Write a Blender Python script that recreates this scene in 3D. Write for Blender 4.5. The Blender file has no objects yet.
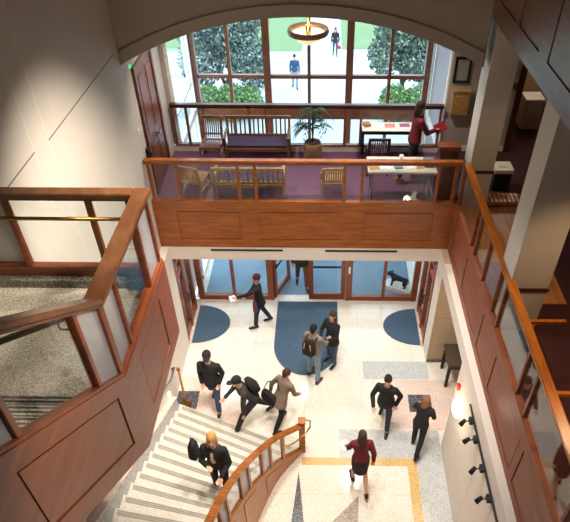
import bpy, bmesh, math, random
from mathutils import Vector, Matrix
random.seed(7)
scene = bpy.context.scene
col = scene.collection
R = math.radians
sin, cos, pi = math.sin, math.cos, math.pi

# ------------------------------------------------------------------ materials
def lin(c):
    return tuple(((v / 255 / 12.92) if v / 255 <= 0.04045 else ((v / 255 + 0.055) / 1.055) ** 2.4) for v in c) + (1.0,)

class NT:
    def __init__(s, name):
        s.m = bpy.data.materials.new(name); s.m.use_nodes = True
        s.t = s.m.node_tree; s.n = s.t.nodes; s.l = s.t.links
        s.b = s.n['Principled BSDF']; s.out = s.n['Material Output']
    def new(s, typ, **kw):
        q = s.n.new(typ)
        for k, v in kw.items():
            setattr(q, k, v)
        return q
    def pos(s):
        g = s.new('ShaderNodeNewGeometry')
        return g.outputs['Position']
    def obj(s):
        return s.new('ShaderNodeTexCoord').outputs['Object']
    def mapping(s, src, scale=(1, 1, 1), rot=(0, 0, 0)):
        q = s.new('ShaderNodeMapping'); q.inputs['Scale'].default_value = scale; q.inputs['Rotation'].default_value = rot
        s.l.new(src, q.inputs['Vector']); return q.outputs['Vector']
    def noise(s, vec, scale, detail=3, rough=0.55):
        q = s.new('ShaderNodeTexNoise'); q.inputs['Scale'].default_value = scale
        q.inputs['Detail'].default_value = detail; q.inputs['Roughness'].default_value = rough
        s.l.new(vec, q.inputs['Vector']); return q.outputs['Fac']
    def ramp(s, fac, stops):
        q = s.new('ShaderNodeValToRGB'); e = q.color_ramp.elements
        while len(e) < len(stops): e.new(0.5)
        for el, (p, c) in zip(e, stops):
            el.position = p; el.color = c
        s.l.new(fac, q.inputs['Fac']); return q.outputs['Color']
    def math(s, op, a, b=None, c=None):
        q = s.new('ShaderNodeMath', operation=op)
        for i, v in enumerate((a, b, c)):
            if v is None: continue
            if isinstance(v, (int, float)): q.inputs[i].default_value = v
            else: s.l.new(v, q.inputs[i])
        return q.outputs[0]
    def mix(s, fac, a, b):
        q = s.new('ShaderNodeMix', data_type='RGBA')
        for k, v in ((0, fac), (6, a), (7, b)):
            if isinstance(v, (int, float, tuple)): q.inputs[k].default_value = v
            else: s.l.new(v, q.inputs[k])
        return q.outputs[2]
    def bump(s, h, strength=0.2, dist=0.01):
        q = s.new('ShaderNodeBump'); q.inputs['Strength'].default_value = strength; q.inputs['Distance'].default_value = dist
        s.l.new(h, q.inputs['Height']); s.l.new(q.outputs[0], s.b.inputs['Normal'])
    def fin(s, colour=None, rough=0.5, metal=0.0, spec=None):
        if colour is not None:
            if isinstance(colour, tuple): s.b.inputs['Base Color'].default_value = colour
            else: s.l.new(colour, s.b.inputs['Base Color'])
        s.b.inputs['Roughness'].default_value = rough; s.b.inputs['Metallic'].default_value = metal
        if spec is not None: s.b.inputs['Specular IOR Level'].default_value = spec
        return s.m

def plain(name, c, rough=0.6, metal=0.0, var=0.12, scale=9, spec=None):
    n = NT(name); f = n.noise(n.obj(), scale, 3)
    a = lin(c); d = tuple(v * (1 - var) for v in a[:3]) + (1,); u = tuple(min(1, v * (1 + var)) for v in a[:3]) + (1,)
    return n.fin(n.ramp(f, [(0.3, d), (0.7, u)]), rough, metal, spec)

def wood(name, dark, light, scale=(1.2, 1.2, 22), rough=0.32):
    n = NT(name); v = n.mapping(n.obj(), scale)
    f = n.noise(v, 1.6, 6, 0.62); g = n.noise(n.mapping(n.obj(), tuple(k * 4 for k in scale)), 3.0, 2)
    c = n.ramp(f, [(0.28, lin(dark)), (0.5, lin(tuple((a + b) / 2 for a, b in zip(dark, light)))), (0.72, lin(light))])
    c2 = n.mix(n.math('MULTIPLY', g, 0.35), c, lin(tuple(v * 0.55 for v in dark)))
    n.bump(f, 0.08, 0.004)
    return n.fin(c2, rough)

def terrazzo(name, base, specks, scale=55, rough=0.16, joints=None):
    n = NT(name); p = n.pos()
    vo = n.new('ShaderNodeTexVoronoi'); vo.inputs['Scale'].default_value = scale
    n.l.new(p, vo.inputs['Vector'])
    sep = n.new('ShaderNodeSeparateColor'); n.l.new(vo.outputs['Color'], sep.inputs[0])
    c = n.ramp(sep.outputs[0], [(0.0, lin(specks[0])), (0.22, lin(specks[0])), (0.3, lin(base)), (0.72, lin(base)), (0.82, lin(specks[1])), (1.0, lin(specks[1]))])
    f = n.noise(p, 0.9, 2)
    c = n.mix(n.math('MULTIPLY', f, 0.16), c, lin(tuple(v * 0.8 for v in base)))
    if joints:
        xyz = n.new('ShaderNodeSeparateXYZ'); n.l.new(p, xyz.inputs[0])
        m = None
        for k in (0, 1):
            fr = n.math('FRACT', n.math('DIVIDE', n.math('ADD', xyz.outputs[k], 20.13), joints))
            g = n.math('LESS_THAN', fr, 0.008 / joints)
            m = g if m is None else n.math('MAXIMUM', m, g)
        c = n.mix(n.math('MULTIPLY', m, 0.3), c, lin((120, 100, 70)))
    return n.fin(c, rough)

def glass(name, tint=(1, 1, 1, 1), refl=1.0):
    n = NT(name); n.n.remove(n.b)
    t = n.new('ShaderNodeBsdfTransparent'); t.inputs[0].default_value = tint
    g = n.new('ShaderNodeBsdfGlossy'); g.inputs['Roughness'].default_value = 0.02
    lw = n.new('ShaderNodeLayerWeight'); lw.inputs['Blend'].default_value = 0.5
    fac = n.math('ADD', n.math('MULTIPLY', n.math('POWER', lw.outputs['Facing'], 5.0), 0.6 * refl), 0.025 * refl)
    mx = n.new('ShaderNodeMixShader')
    n.l.new(fac, mx.inputs[0]); n.l.new(t.outputs[0], mx.inputs[1]); n.l.new(g.outputs[0], mx.inputs[2])
    n.l.new(mx.outputs[0], n.out.inputs['Surface']); return n.m

def frosted(name, c, a=0.45):
    n = NT(name); n.n.remove(n.b)
    t = n.new('ShaderNodeBsdfTransparent'); d = n.new('ShaderNodeBsdfDiffuse'); d.inputs[0].default_value = lin(c)
    tl = n.new('ShaderNodeBsdfTranslucent'); tl.inputs[0].default_value = lin(c)
    ad = n.new('ShaderNodeMixShader'); n.l.new(d.outputs[0], ad.inputs[1]); n.l.new(tl.outputs[0], ad.inputs[2]); ad.inputs[0].default_value = .5
    mx = n.new('ShaderNodeMixShader'); mx.inputs[0].default_value = a
    n.l.new(t.outputs[0], mx.inputs[1]); n.l.new(ad.outputs[0], mx.inputs[2]); n.l.new(mx.outputs[0], n.out.inputs['Surface']); return n.m

def emit(name, c, s):
    n = NT(name); n.fin(lin(c), 0.4); n.b.inputs['Emission Color'].default_value = lin(c); n.b.inputs['Emission Strength'].default_value = s
    return n.m

def plaster(name, c, joints=None, rough=0.85):
    """painted wall; joints = list of (axis, value, lo, hi of the other axis, width, colour)"""
    n = NT(name); p = n.pos(); f = n.noise(p, 3.0, 4); a = lin(c)
    colr = n.ramp(f, [(0.25, tuple(v * .95 for v in a[:3]) + (1,)), (0.75, a)])
    if joints:
        xyz = n.new('ShaderNodeSeparateXYZ'); n.l.new(p, xyz.inputs[0])
        for ax, val, oax, lo, hi, w, jc in joints:
            g = n.math('LESS_THAN', n.math('ABSOLUTE', n.math('SUBTRACT', xyz.outputs[ax], val)), w / 2)
            g = n.math('MULTIPLY', g, n.math('GREATER_THAN', xyz.outputs[oax], lo))
            g = n.math('MULTIPLY', g, n.math('LESS_THAN', xyz.outputs[oax], hi))
            colr = n.mix(g, colr, lin(jc))
    n.bump(f, 0.03, 0.004)
    return n.fin(colr, rough)

def carpet(name, a, b, scale=160, rough=0.95):
    n = NT(name); p = n.pos(); f = n.noise(p, scale, 2); g = n.noise(p, 2.0, 3)
    c = n.ramp(f, [(0.3, lin(a)), (0.7, lin(b))]); c = n.mix(n.math('MULTIPLY', g, 0.3), c, lin(a)); n.bump(f, .4, .01)
    return n.fin(c, rough)

def ribmat(name, a, b):
    n = NT(name); o = n.pos()
    w = n.new('ShaderNodeTexChecker'); w.inputs['Scale'].default_value = 46; n.l.new(o, w.inputs['Vector'])
    f = n.noise(o, 30, 3); c = n.ramp(f, [(0.3, lin(a)), (0.7, lin(b))])
    c = n.mix(n.math('MULTIPLY', w.outputs['Fac'], 0.16), c, lin(tuple(v * .6 for v in a)))
    return n.fin(c, 0.85)

def leafmat(name, a, b):
    n = NT(name); g = n.new('ShaderNodeNewGeometry')
    c = n.ramp(g.outputs['Random Per Island'], [(0.0, lin(a)), (0.55, lin(tuple((x + y) / 2 for x, y in zip(a, b)))), (1.0, lin(b))])
    return n.fin(c, 0.55)

M = dict(
    wood_bridge=wood('oak_orange', (124, 62, 16), (190, 108, 36), (1.0, 1.0, 9)),
    wood_rail=wood('oak_rail', (128, 66, 22), (196, 116, 50), (2, 2, 12), .25),
    wood_left=wood('cherry_stain', (104, 50, 24), (150, 78, 40), (2, 1, 8)),
    wood_left_rail=wood('cherry_rail', (98, 62, 38), (136, 92, 62), (5, 2, 14), .3),
    wood_right=wood('cherry_gallery', (116, 56, 28), (166, 90, 52), (1.5, 1, 8), .5),
    wood_stair=wood('oak_stair', (156, 88, 34), (206, 136, 66), (2, 2, 10), .35),
    wood_rail_gold=wood('oak_gold_rail', (140, 74, 18), (205, 122, 40), (6, 1, 14), .25),
    wood_dark=wood('dark_walnut', (62, 30, 20), (100, 52, 32)),
    wood_door=wood('door_mahogany', (122, 60, 32), (178, 98, 56)),
    wood_window=wood('window_timber', (114, 64, 40), (158, 94, 62)),
    wood_upper=wood('upper_timber', (104, 74, 56), (146, 112, 90), (1.5, 1, 8)),
    wood_teak=wood('teak', (150, 108, 58), (204, 162, 100), (6, 6, 14), .45),
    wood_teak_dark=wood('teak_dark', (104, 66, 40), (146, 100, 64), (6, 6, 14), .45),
    wood_floor=wood('plank_floor', (150, 88, 44), (196, 130, 74), (9, 1, 1), .35),
    wall_left=plaster('wall_cream_left', (206, 200, 192), [
        (1, -3.12, 2, 4, 14, .014, (226, 220, 208)), (1, -3.52, 2, 6.2, 14, .012, (226, 220, 208)), (2, 7.09, 1, -3.12, -.24, .018, (96, 88, 80)), (2, 7.15, 1, -5.6, -3.52, .018, (96, 88, 80)), (2, 5.62, 1, -3.12, -1.2, .006, (200, 192, 180))]),
    wall_white=plaster('wall_white', (226, 216, 204)),
    wall_low=plaster('wall_lower_panels', (226, 214, 202), [(1, -3.6, 2, 0, 2.6, .008, (180, 160, 140)), (1, -4.5, 2, 0, 2.9, .008, (180, 160, 140)), (2, 1.35, 1, -9, -2.8, .008, (180, 160, 140)), (1, -5.4, 2, 0, 2.9, .008, (180, 160, 140))]),
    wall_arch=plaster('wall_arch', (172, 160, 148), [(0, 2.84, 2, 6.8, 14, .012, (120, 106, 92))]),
    wall_tan=plaster('wall_tan', (196, 168, 136), [(2, 1.45, 0, 2.7, 4.4, .012, (150, 122, 96)), (2, .55, 0, 2.7, 4.4, .012, (150, 122, 96))]),
    wall_grey=plaster('wall_warm_grey', (176, 162, 150)),
    column=plaster('column_paint', (198, 190, 180)),
    ceiling=plaster('ceiling_paint', (190, 182, 172)),
    floor=terrazzo('terrazzo_cream', (234, 225, 210), ((222, 210, 190), (242, 236, 226)), 70, .13, 1.25),
    floor_grey=terrazzo('terrazzo_bluegrey', (200, 202, 200), ((168, 172, 174), (204, 204, 200)), 60, .16),
    floor_pink=terrazzo('terrazzo_pink', (224, 200, 186), ((212, 186, 172), (232, 212, 200)), 60, .16),
    floor_dark=terrazzo('granite_charcoal', (70, 70, 76), ((40, 40, 46), (120, 120, 124)), 50, .3),
    floor_yellow=terrazzo('stone_amber', (214, 178, 116), ((202, 162, 98), (224, 192, 136)), 60, .25),
    floor_taupe=terrazzo('terrazzo_taupe', (176, 160, 146), ((140, 128, 120), (200, 186, 172)), 50, .2),
    landing=terrazzo('terrazzo_speckled', (190, 182, 164), ((122, 116, 104), (214, 208, 192)), 120, .35),
    granite=terrazzo('granite_curb', (110, 104, 92), ((60, 58, 54), (150, 144, 130)), 70, .4),
    step=terrazzo('terrazzo_step', (208, 198, 184), ((192, 182, 168), (222, 214, 202)), 90, .3),
    curb_pink=terrazzo('stone_curb', (226, 200, 184), ((206, 178, 160), (238, 220, 206)), 50, .3),
    curb_grey=terrazzo('stone_riser', (176, 176, 178), ((140, 142, 146), (200, 200, 200)), 50, .3),
    strip=plain('nosing_grit', (146, 140, 130), .8), strip_dark=plain('nosing_grit_dark', (74, 72, 66), .8),
    carpet=carpet('carpet_plum', (84, 52, 80), (122, 80, 110)),
    carpet_dark=carpet('carpet_maroon', (52, 18, 20), (72, 28, 28)),
    mat=ribmat('entrance_mat', (56, 78, 98), (72, 96, 118)),
    vmat=ribmat('vestibule_mat', (112, 142, 164), (128, 156, 176)),  # lighter than the entrance mat: vestibule daylight put into its colour
    stone_white=plain('pale_stone', (228, 226, 220), .4),
    glass=glass('clear_glass', (0.97, 0.985, 0.98, 1)),
    glass_bal=glass('balustrade_glass', (0.93, 0.95, 0.95, 1), 1.3),
    glass_fros=frosted('etched_glass', (214, 214, 222), .5),
    brass=plain('brass', (176, 132, 62), .28, 1.0), steel=plain('steel', (150, 150, 152), .3, 1.0),
    iron=plain('dark_iron', (34, 34, 36), .45, .6), bronze=plain('bronze_patina', (40, 42, 44), .38, .7, .3),
    black=plain('matte_black', (22, 22, 24), .6), rubber=plain('rubber', (30, 30, 32), .8),
    white=plain('white_paint', (236, 234, 228), .5), paper=plain('paper', (244, 242, 236), .8, var=.03),
    lampglass=emit('lamp_glass', (255, 226, 176), .75), sconce=emit('sconce_glass', (255, 240, 205), 2.6),
    exitgreen=emit('exit_green', (60, 200, 120), 1.2),
    wicker=plain('wicker', (140, 104, 76), .85, var=.4, scale=60), soil=plain('soil', (52, 38, 28), .95),
    palm=leafmat('palm_leaf', (20, 44, 26), (48, 84, 50)),
    cushion=plain('cushion_plum', (58, 46, 76), .9), navy=plain('navy', (36, 42, 70), .9),
    leaf_tree=leafmat('leaf_bluegreen', (34, 52, 62), (132, 150, 128)), leaf_tree2=leafmat('leaf_mixed', (40, 62, 66), (140, 158, 124)),
    leaf_shrub=leafmat('leaf_shrub', (52, 90, 48), (128, 160, 88)), bark=plain('bark', (86, 76, 72), .9, var=.3),
    lawn=carpet('lawn', (98, 122, 84), (126, 146, 108), 40), paving=plain('paving', (176, 184, 190), .8, var=.06, scale=2),
    red=plain('red_plastic', (190, 30, 36), .4), pinkpaper=plain('pink_paper', (228, 150, 140), .8), mauve=plain('mauve_paper', (190, 96, 150), .8),
    bluebox=plain('blue_card', (120, 152, 180), .8), orange=plain('orange_cloth', (206, 120, 40), .7),
)

# ------------------------------------------------------------------ mesh builder
class MB:
    def __init__(s): s.bm = bmesh.new()
    def _f(s, vs, fs, mi=0):
        v = [s.bm.verts.new(p) for p in vs]
        for f in fs:
            try:
                q = s.bm.faces.new([v[i] for i in f]); q.material_index = mi
            except ValueError: pass
        return v
    def box(s, x0, x1, y0, y1, z0, z1, mi=0):
        s._f([(x, y, z) for z in (z0, z1) for y in (y0, y1) for x in (x0, x1)],
             [(0, 2, 3, 1), (4, 5, 7, 6), (0, 1, 5, 4), (2, 6, 7, 3), (0, 4, 6, 2), (1, 3, 7, 5)], mi); return s
    def hexa(s, p, mi=0):   # 8 points: bottom loop then top loop
        s._f(p, [(3, 2, 1, 0), (4, 5, 6, 7), (0, 1, 5, 4), (1, 2, 6, 5), (2, 3, 7, 6), (3, 0, 4, 7)], mi); return s
    def bar(s, p0, p1, w, h, up=(0, 0, 1), mi=0):   # oriented beam: w across, h along up
        p0, p1 = Vector(p0), Vector(p1); d = (p1 - p0).normalized(); u = Vector(up)
        a = d.cross(u)
        if a.length < 1e-4: a = d.cross(Vector((0, 1, 0)))
        a.normalize(); u = a.cross(d).normalized()
        pts = []
        for p in (p0, p1):
            for i, j in ((-1, -1), (1, -1), (1, 1), (-1, 1)):
                pts.append(tuple(p + a * (w / 2 * i) + u * (h / 2 * j)))
        s._f(pts, [(0, 1, 2, 3), (7, 6, 5, 4), (4, 5, 1, 0), (5, 6, 2, 1), (6, 7, 3, 2), (7, 4, 0, 3)], mi); return s
    def prism(s, poly, z0, z1, mi=0):
        n = len(poly); vs = [(x, y, z0) for x, y in poly] + [(x, y, z1) for x, y in poly]
        s._f(vs, [tuple(range(n))[::-1], tuple(range(n, 2 * n))] + [(i, (i + 1) % n, n + (i + 1) % n, n + i) for i in range(n)], mi); return s
    def prism_y(s, poly, y0, y1, mi=0):   # poly in (x,z)
        n = len(poly); vs = [(x, y0, z) for x, z in poly] + [(x, y1, z) for x, z in poly]
        s._f(vs, [tuple(range(n)), tuple(range(n, 2 * n))[::-1]] + [(i, n + i, n + (i + 1) % n, (i + 1) % n) for i in range(n)], mi); return s
    def tube(s, pts, r, seg=8, mi=0, cap=True):
        pts = [Vector(p) for p in pts]; rr = r if isinstance(r, (list, tuple)) else [r] * len(pts); rings = []
        ref = Vector((0, 0, 1))
        for i, p in enumerate(pts):
            d = (pts[min(i + 1, len(pts) - 1)] - pts[max(i - 1, 0)]).normalized()
            a = d.cross(ref)
            if a.length < 1e-3: a = d.cross(Vector((0, 1, 0)))
            a.normalize(); b = d.cross(a)
            rings.append([s.bm.verts.new(p + (a * cos(2 * pi * k / seg) + b * sin(2 * pi * k / seg)) * rr[i]) for k in range(seg)])
        for i in range(len(rings) - 1):
            for k in range(seg):
                q = s.bm.faces.new((rings[i][k], rings[i][(k + 1) % seg], rings[i + 1][(k + 1) % seg], rings[i + 1][k])); q.material_index = mi
        if cap:
            for g in (rings[0][::-1], rings[-1]):
                q = s.bm.faces.new(g); q.material_index = mi
        return s
    def lathe(s, prof, c=(0, 0, 0), seg=24, mi=0):
        rings = []
        for r, z in prof:
            if r < 1e-5: rings.append([s.bm.verts.new((c[0], c[1], c[2] + z))])
            else: rings.append([s.bm.verts.new((c[0] + r * cos(2 * pi * k / seg), c[1] + r * sin(2 * pi * k / seg), c[2] + z)) for k in range(seg)])
        for a, b in zip(rings, rings[1:]):
            for k in range(seg):
                k2 = (k + 1) % seg
                if len(a) == 1 and len(b) == 1: continue
                f = (a[0], b[k2], b[k]) if len(a) == 1 else ((a[k], a[k2], b[0]) if len(b) == 1 else (a[k], a[k2], b[k2], b[k]))
                q = s.bm.faces.new(f); q.material_index = mi
        return s
    def ell(s, c, r, mat=None, seg=14, rings=9, mi=0):
        c = Vector(c); m = mat or Matrix.Identity(3); rows = []
        for i in range(rings + 1):
            t = pi * i / rings
            if i in (0, rings): rows.append([s.bm.verts.new(c + m @ Vector((0, 0, r[2] * cos(t))))]); continue
            rows.append([s.bm.verts.new(c + m @ Vector((r[0] * sin(t) * cos(2 * pi * k / seg), r[1] * sin(t) * sin(2 * pi * k / seg), r[2] * cos(t)))) for k in range(seg)])
        for a, b in zip(rows, rows[1:]):
            for k in range(seg):
                k2 = (k + 1) % seg
                f = (a[0], b[k], b[k2]) if len(a) == 1 else ((a[k], b[0], a[k2]) if len(b) == 1 else (a[k], b[k], b[k2], a[k2]))
                q = s.bm.faces.new(f); q.material_index = mi
        return s
    def limb(s, p0, r0, p1, r1):
        s.tube([p0, p1], [r0, r1], 12); s.ell(p0, (r0,) * 3, seg=12, rings=8); s.ell(p1, (r1,) * 3, seg=12, rings=8); return s
    def loft(s, secs, seg=18):   # secs: (centre, half width vec, half depth vec)
        rings = [[s.bm.verts.new(Vector(c) + Vector(a) * cos(2 * pi * k / seg) + Vector(b) * sin(2 * pi * k / seg)) for k in range(seg)] for c, a, b in secs]
        for a, b in zip(rings, rings[1:]):
            for k in range(seg):
                s.bm.faces.new((a[k], a[(k + 1) % seg], b[(k + 1) % seg], b[k]))
        s.bm.faces.new(rings[0][::-1]); s.bm.faces.new(rings[-1]); return s
    def quad(s, a, b, c, d, mi=0):
        s._f([a, b, c, d], [(0, 1, 2, 3)], mi); return s
    def mesh(s, name, mats, origin=(0, 0, 0), smooth=False, bevel=0):
        bm = s.bm
        if any(origin): bmesh.ops.translate(bm, vec=-Vector(origin), verts=bm.verts)
        if bevel:
            ed = [e for e in bm.edges if len(e.link_faces) == 2 and e.calc_face_angle(0) > 0.7]
            if ed: bmesh.ops.bevel(bm, geom=ed, offset=bevel, segments=2, affect='EDGES', clamp_overlap=True)
        bmesh.ops.recalc_face_normals(bm, faces=bm.faces)
        me = bpy.data.meshes.new(name); bm.to_mesh(me); bm.free()
        for m in (mats if isinstance(mats, (list, tuple)) else [mats]): me.materials.append(m)
        if smooth:
            for p in me.polygons: p.use_smooth = True
        return me

def link(name, me, parent=None, loc=(0, 0, 0)):
    o = bpy.data.objects.new(name, me); col.objects.link(o); o.location = loc
    if parent is not None: o.parent = parent
    return o
def rootloc(p):
    while p.parent is not None: p = p.parent
    return tuple(p.location)
def build(mb, name, mat, parent=None, world=False, smooth=False, bevel=0):
    og = rootloc(parent) if (world and parent is not None) else (0, 0, 0)
    return link(name, mb.mesh(name, mat, og, smooth, bevel), parent)
def tag(o, label, cat, group=None, kind=None):
    o['label'] = label; o['category'] = cat
    if group: o['group'] = group
    if kind: o['kind'] = kind
    return o
def empty(name, loc=(0, 0, 0), rz=0):
    o = bpy.data.objects.new(name, None); col.objects.link(o); o.location = loc; o.rotation_euler = (0, 0, rz); return o
def thing(name, label, cat, loc=(0, 0, 0), rz=0, group=None, kind=None):
    return tag(empty(name, loc, rz), label, cat, group, kind)
def struct(mb, name, mat, label, cat, parent=None, bevel=0):
    return tag(build(mb, name, mat, parent, bevel=bevel), label, cat, kind='structure')
def copy_tree(o, parent=None):
    c = o.copy(); col.objects.link(c); c.parent = parent
    for ch in list(o.children): copy_tree(ch, c)
    return c
B = lambda *a: MB().box(*a)

# ------------------------------------------------------------------ camera
def make_camera():
    cam = bpy.data.cameras.new('camera'); o = bpy.data.objects.new('camera', cam); col.objects.link(o); scene.camera = o
    S = 1.05; f, p, y, r = 579.511, .721, .017, -.002; sx, sy = 28.829, 19.41
    o.location = (.202 * S, -9.11 * S, 10.0 * S)
    rt = Vector((cos(y), sin(y), 0)); fw = Vector((-sin(y), cos(y), 0)); up = Vector((0, 0, 1))
    f2 = fw * cos(p) - up * sin(p); u2 = up * cos(p) + fw * sin(p)
    a = rt * cos(r) + u2 * sin(r); b = u2 * cos(r) - rt * sin(r)
    m = Matrix((a, b, -f2)).transposed(); o.rotation_euler = m.to_euler()
    cam.sensor_fit = 'HORIZONTAL'; cam.sensor_width = 36; cam.lens = f / 570 * 36
    cam.shift_x = -sx / 570; cam.shift_y = sy / 570; cam.clip_start = .05; cam.clip_end = 300
make_camera()

# ------------------------------------------------------------------ room shell
XW = -3.16
struct(B(-2.99, 4.6, -11, 1.64, -.25, 0), 'floor', M['floor'], 'cream terrazzo floor of the entrance hall', 'floor')
fl = bpy.data.objects['floor']
def inlay(name, poly, m, z=.003):
    return build(MB().prism(poly, 0.0, z), name, M[m], fl)
rect = lambda x0, x1, y0, y1: [(x0, y0), (x1, y0), (x1, y1), (x0, y1)]
inlay('pink_zone', rect(-2.99, -1.45, -2.6, -1.02), 'floor_pink'); inlay('pink_zone', rect(1.75, 4.5, -2.38, -1.05), 'floor_pink')
inlay('grey_zone', rect(.62, 2.71, -3.07, -2.4), 'floor_grey'); inlay('grey_zone', rect(2.17, 2.71, -9, -3.07), 'floor_grey')
inlay('grey_zone', rect(1.2, 2.71, -1.03, -.5), 'floor_grey')
inlay('dark_tile', rect(-2.98, -2.5, -1.93, -1.44), 'floor_dark', .005); inlay('dark_tile', rect(2.17, 2.67, -1.94, -1.47), 'floor_dark', .005)
inlay('amber_border', rect(-.15, 2.17, -3.25, -3.08), 'floor_yellow', .005); inlay('amber_border', rect(1.98, 2.17, -9, -3.25), 'floor_yellow', .005)
inlay('star_point', [(-.2, -3.4), (-.36, -5.0), (.0, -5.0)], 'floor_dark', .005); inlay('star_point', [(.97, -3.9), (-.1, -5.0), (.9, -5.0)], 'floor_taupe', .005)

struct(B(XW - .25, XW, -4.45, 1.9 + .45, 3.0, 12.2), 'wall_left', M['wall_left'], 'tall cream plaster wall beside the stairs', 'wall')
struct(B(-4.0, -3.75, -11.5, -4.45, 3.0, 12.2), 'wall_landing', M['wall_left'], 'cream plaster wall of the recess beside the half landing', 'wall')
struct(B(-4.0, XW - .25, -4.45, -4.25, 3.0, 12.2), 'wall_landing_return', M['wall_left'], 'short return of the cream wall at the half landing', 'wall')
struct(B(-4.0, -2.99, -11.5, 0.0, 0, 3.0), 'wall_left_lower', M['wall_low'], 'white wall behind the curved stairs at ground level', 'wall')
struct(B(-4.0, 6.2, -11.75, -11.5, 0, 12.2), 'wall_back', M['wall_grey'], 'plain warm grey wall at the camera end', 'wall')
struct(B(6.0, 6.2, -11.5, 5.6, 0, 12.2), 'wall_right', M['wall_grey'], 'plain outer wall of the side gallery', 'wall')
struct(B(-4.0, 6.2, -11.75, .35, 12.2, 12.4), 'ceiling', M['ceiling'], 'plain ceiling over the stairwell', 'ceiling')
struct(B(-3.41, 6.2, .35, 5.8, 8.0, 8.2), 'ceiling_lounge', M['ceiling'], 'plain ceiling over the bridge lounge', 'ceiling')

# arch wall over the bridge
def arch():
    cx, cz, r = -.16, 1.37, 6.23; x0, x1 = XW, 2.86
    def arc(rad, n=40):
        return [(x0 + (x1 - x0) * i / n, cz + math.sqrt(rad * rad - (x0 + (x1 - x0) * i / n - cx) ** 2)) for i in range(n + 1)]
    low = arc(r); mb = MB(); n = len(low)
    for (xa, za), (xb, zb) in zip(low, low[1:]):
        mb.hexa([(xa, 0, za), (xb, 0, zb), (xb, .4, zb), (xa, .4, za), (xa, 0, 12.2), (xb, 0, 12.2), (xb, .4, 12.2), (xa, .4, 12.2)])
    mb.box(x1, 6.0, 0, .4, 7.65, 12.2)
    bmesh.ops.remove_doubles(mb.bm, verts=mb.bm.verts, dist=1e-5)
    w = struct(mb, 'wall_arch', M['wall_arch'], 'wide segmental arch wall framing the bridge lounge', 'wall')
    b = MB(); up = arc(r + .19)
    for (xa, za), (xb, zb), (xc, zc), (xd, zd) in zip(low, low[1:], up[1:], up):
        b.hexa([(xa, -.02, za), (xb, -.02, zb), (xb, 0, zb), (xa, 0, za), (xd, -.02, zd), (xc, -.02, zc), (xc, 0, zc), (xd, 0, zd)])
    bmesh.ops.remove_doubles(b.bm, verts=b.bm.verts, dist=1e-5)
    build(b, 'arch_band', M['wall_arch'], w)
arch()

# columns
def column(n, x0, x1, y0, y1, z0, z1, label, trim=None):
    w = struct(B(x0, x1, y0, y1, z0, z1), 'column', M['column'], label, 'column')
    if trim:
        t = MB().box(x0 + .1, x1 + .015, y0 - .02, y0, trim, trim + .06); build(t, 'dado_trim', M['wood_dark'], w)
column(1, 2.96, 3.41, -.02, .45, 4.0, 7.65, 'pale column at the corner where bridge meets gallery', 4.82)
column(2, 2.93, 3.49, -3.3, -2.8, 4.0, 7.65, 'large tan and grey column standing on the side gallery', 4.82)
column(3, 2.93, 3.49, -8.3, -7.8, 4.0, 7.65, 'plain gallery column near the camera')

# lower storey: pilasters, lintels, right wall
struct(B(XW - .2, -3.13, .0, 1.64, 0, 3.0), 'wall_vestibule', M['wall_white'], 'narrow white wall beside the entrance side doors', 'wall')
bm_ = MB().box(-3.1, 2.84, .004, .4, 2.66, 2.998)
ln = struct(bm_, 'beam', M['wall_white'], 'white beam under the timber bridge front', 'beam')
for xa, xb in ((-2.12, -.6), (.29, 1.8)):
    build(B(xa, xb, -.004, .004, 2.9, 2.945), 'slot_vent', M['black'], ln)
struct(B(2.71, 4.5, -.49, .0, 0, 3.0), 'wall_pilaster', M['wall_tan'], 'tan pilaster wall facing the alcove', 'wall')
struct(B(2.7, 2.712, -.495, .05, 0, 3.0), 'wall_pilaster_face', M['wall_white'], 'narrow white face of the pilaster by the side doors', 'wall')
struct(B(2.71, 2.95, -2.795, -.495, 2.66, 2.999), 'beam_side', M['wall_white'], 'white beam over the alcove opening', 'beam')
struct(B(2.71, 3.0, -11.5, -2.8, 0, 3.0), 'wall_right_lower', M['wall_low'], 'white wall with track lights below the side gallery', 'wall')
struct(B(4.5, 4.7, -11.5, 0, 0, 3.0), 'wall_alcove', M['wall_tan'], 'tan end wall of the alcove', 'wall')
struct(B(2.71, 4.5, -.515, -.49, 0, .09), 'baseboard_alcove', M['granite'], 'grey stone baseboard in the alcove', 'baseboard')
struct(B(2.95, 4.5, -2.8, -.5, 2.66, 2.7), 'ceiling_alcove', M['ceiling'], 'low ceiling over the alcove', 'ceiling')

# bridge deck, gallery floor
struct(B(XW, 2.92, .12, 2.34, 3.0, 4.0), 'floor_bridge', M['carpet'], 'plum carpeted floor of the bridge lounge', 'floor')
struct(B(2.92, 6.0, -11.5, 5.6, 3.0, 4.0), 'floor_gallery', M['carpet_dark'], 'dark maroon carpet of the side gallery', 'floor')
build(B(2.95, 4.2, -2.7, .1, 4.0, 4.008), 'timber_strip', M['wood_floor'], bpy.data.objects['floor_gallery'])
struct(B(XW, 2.84, 2.26, 2.42, 4.0, 4.14), 'trim_1', M['wall_white'], 'cream base strip under the window rail', 'trim')
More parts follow.
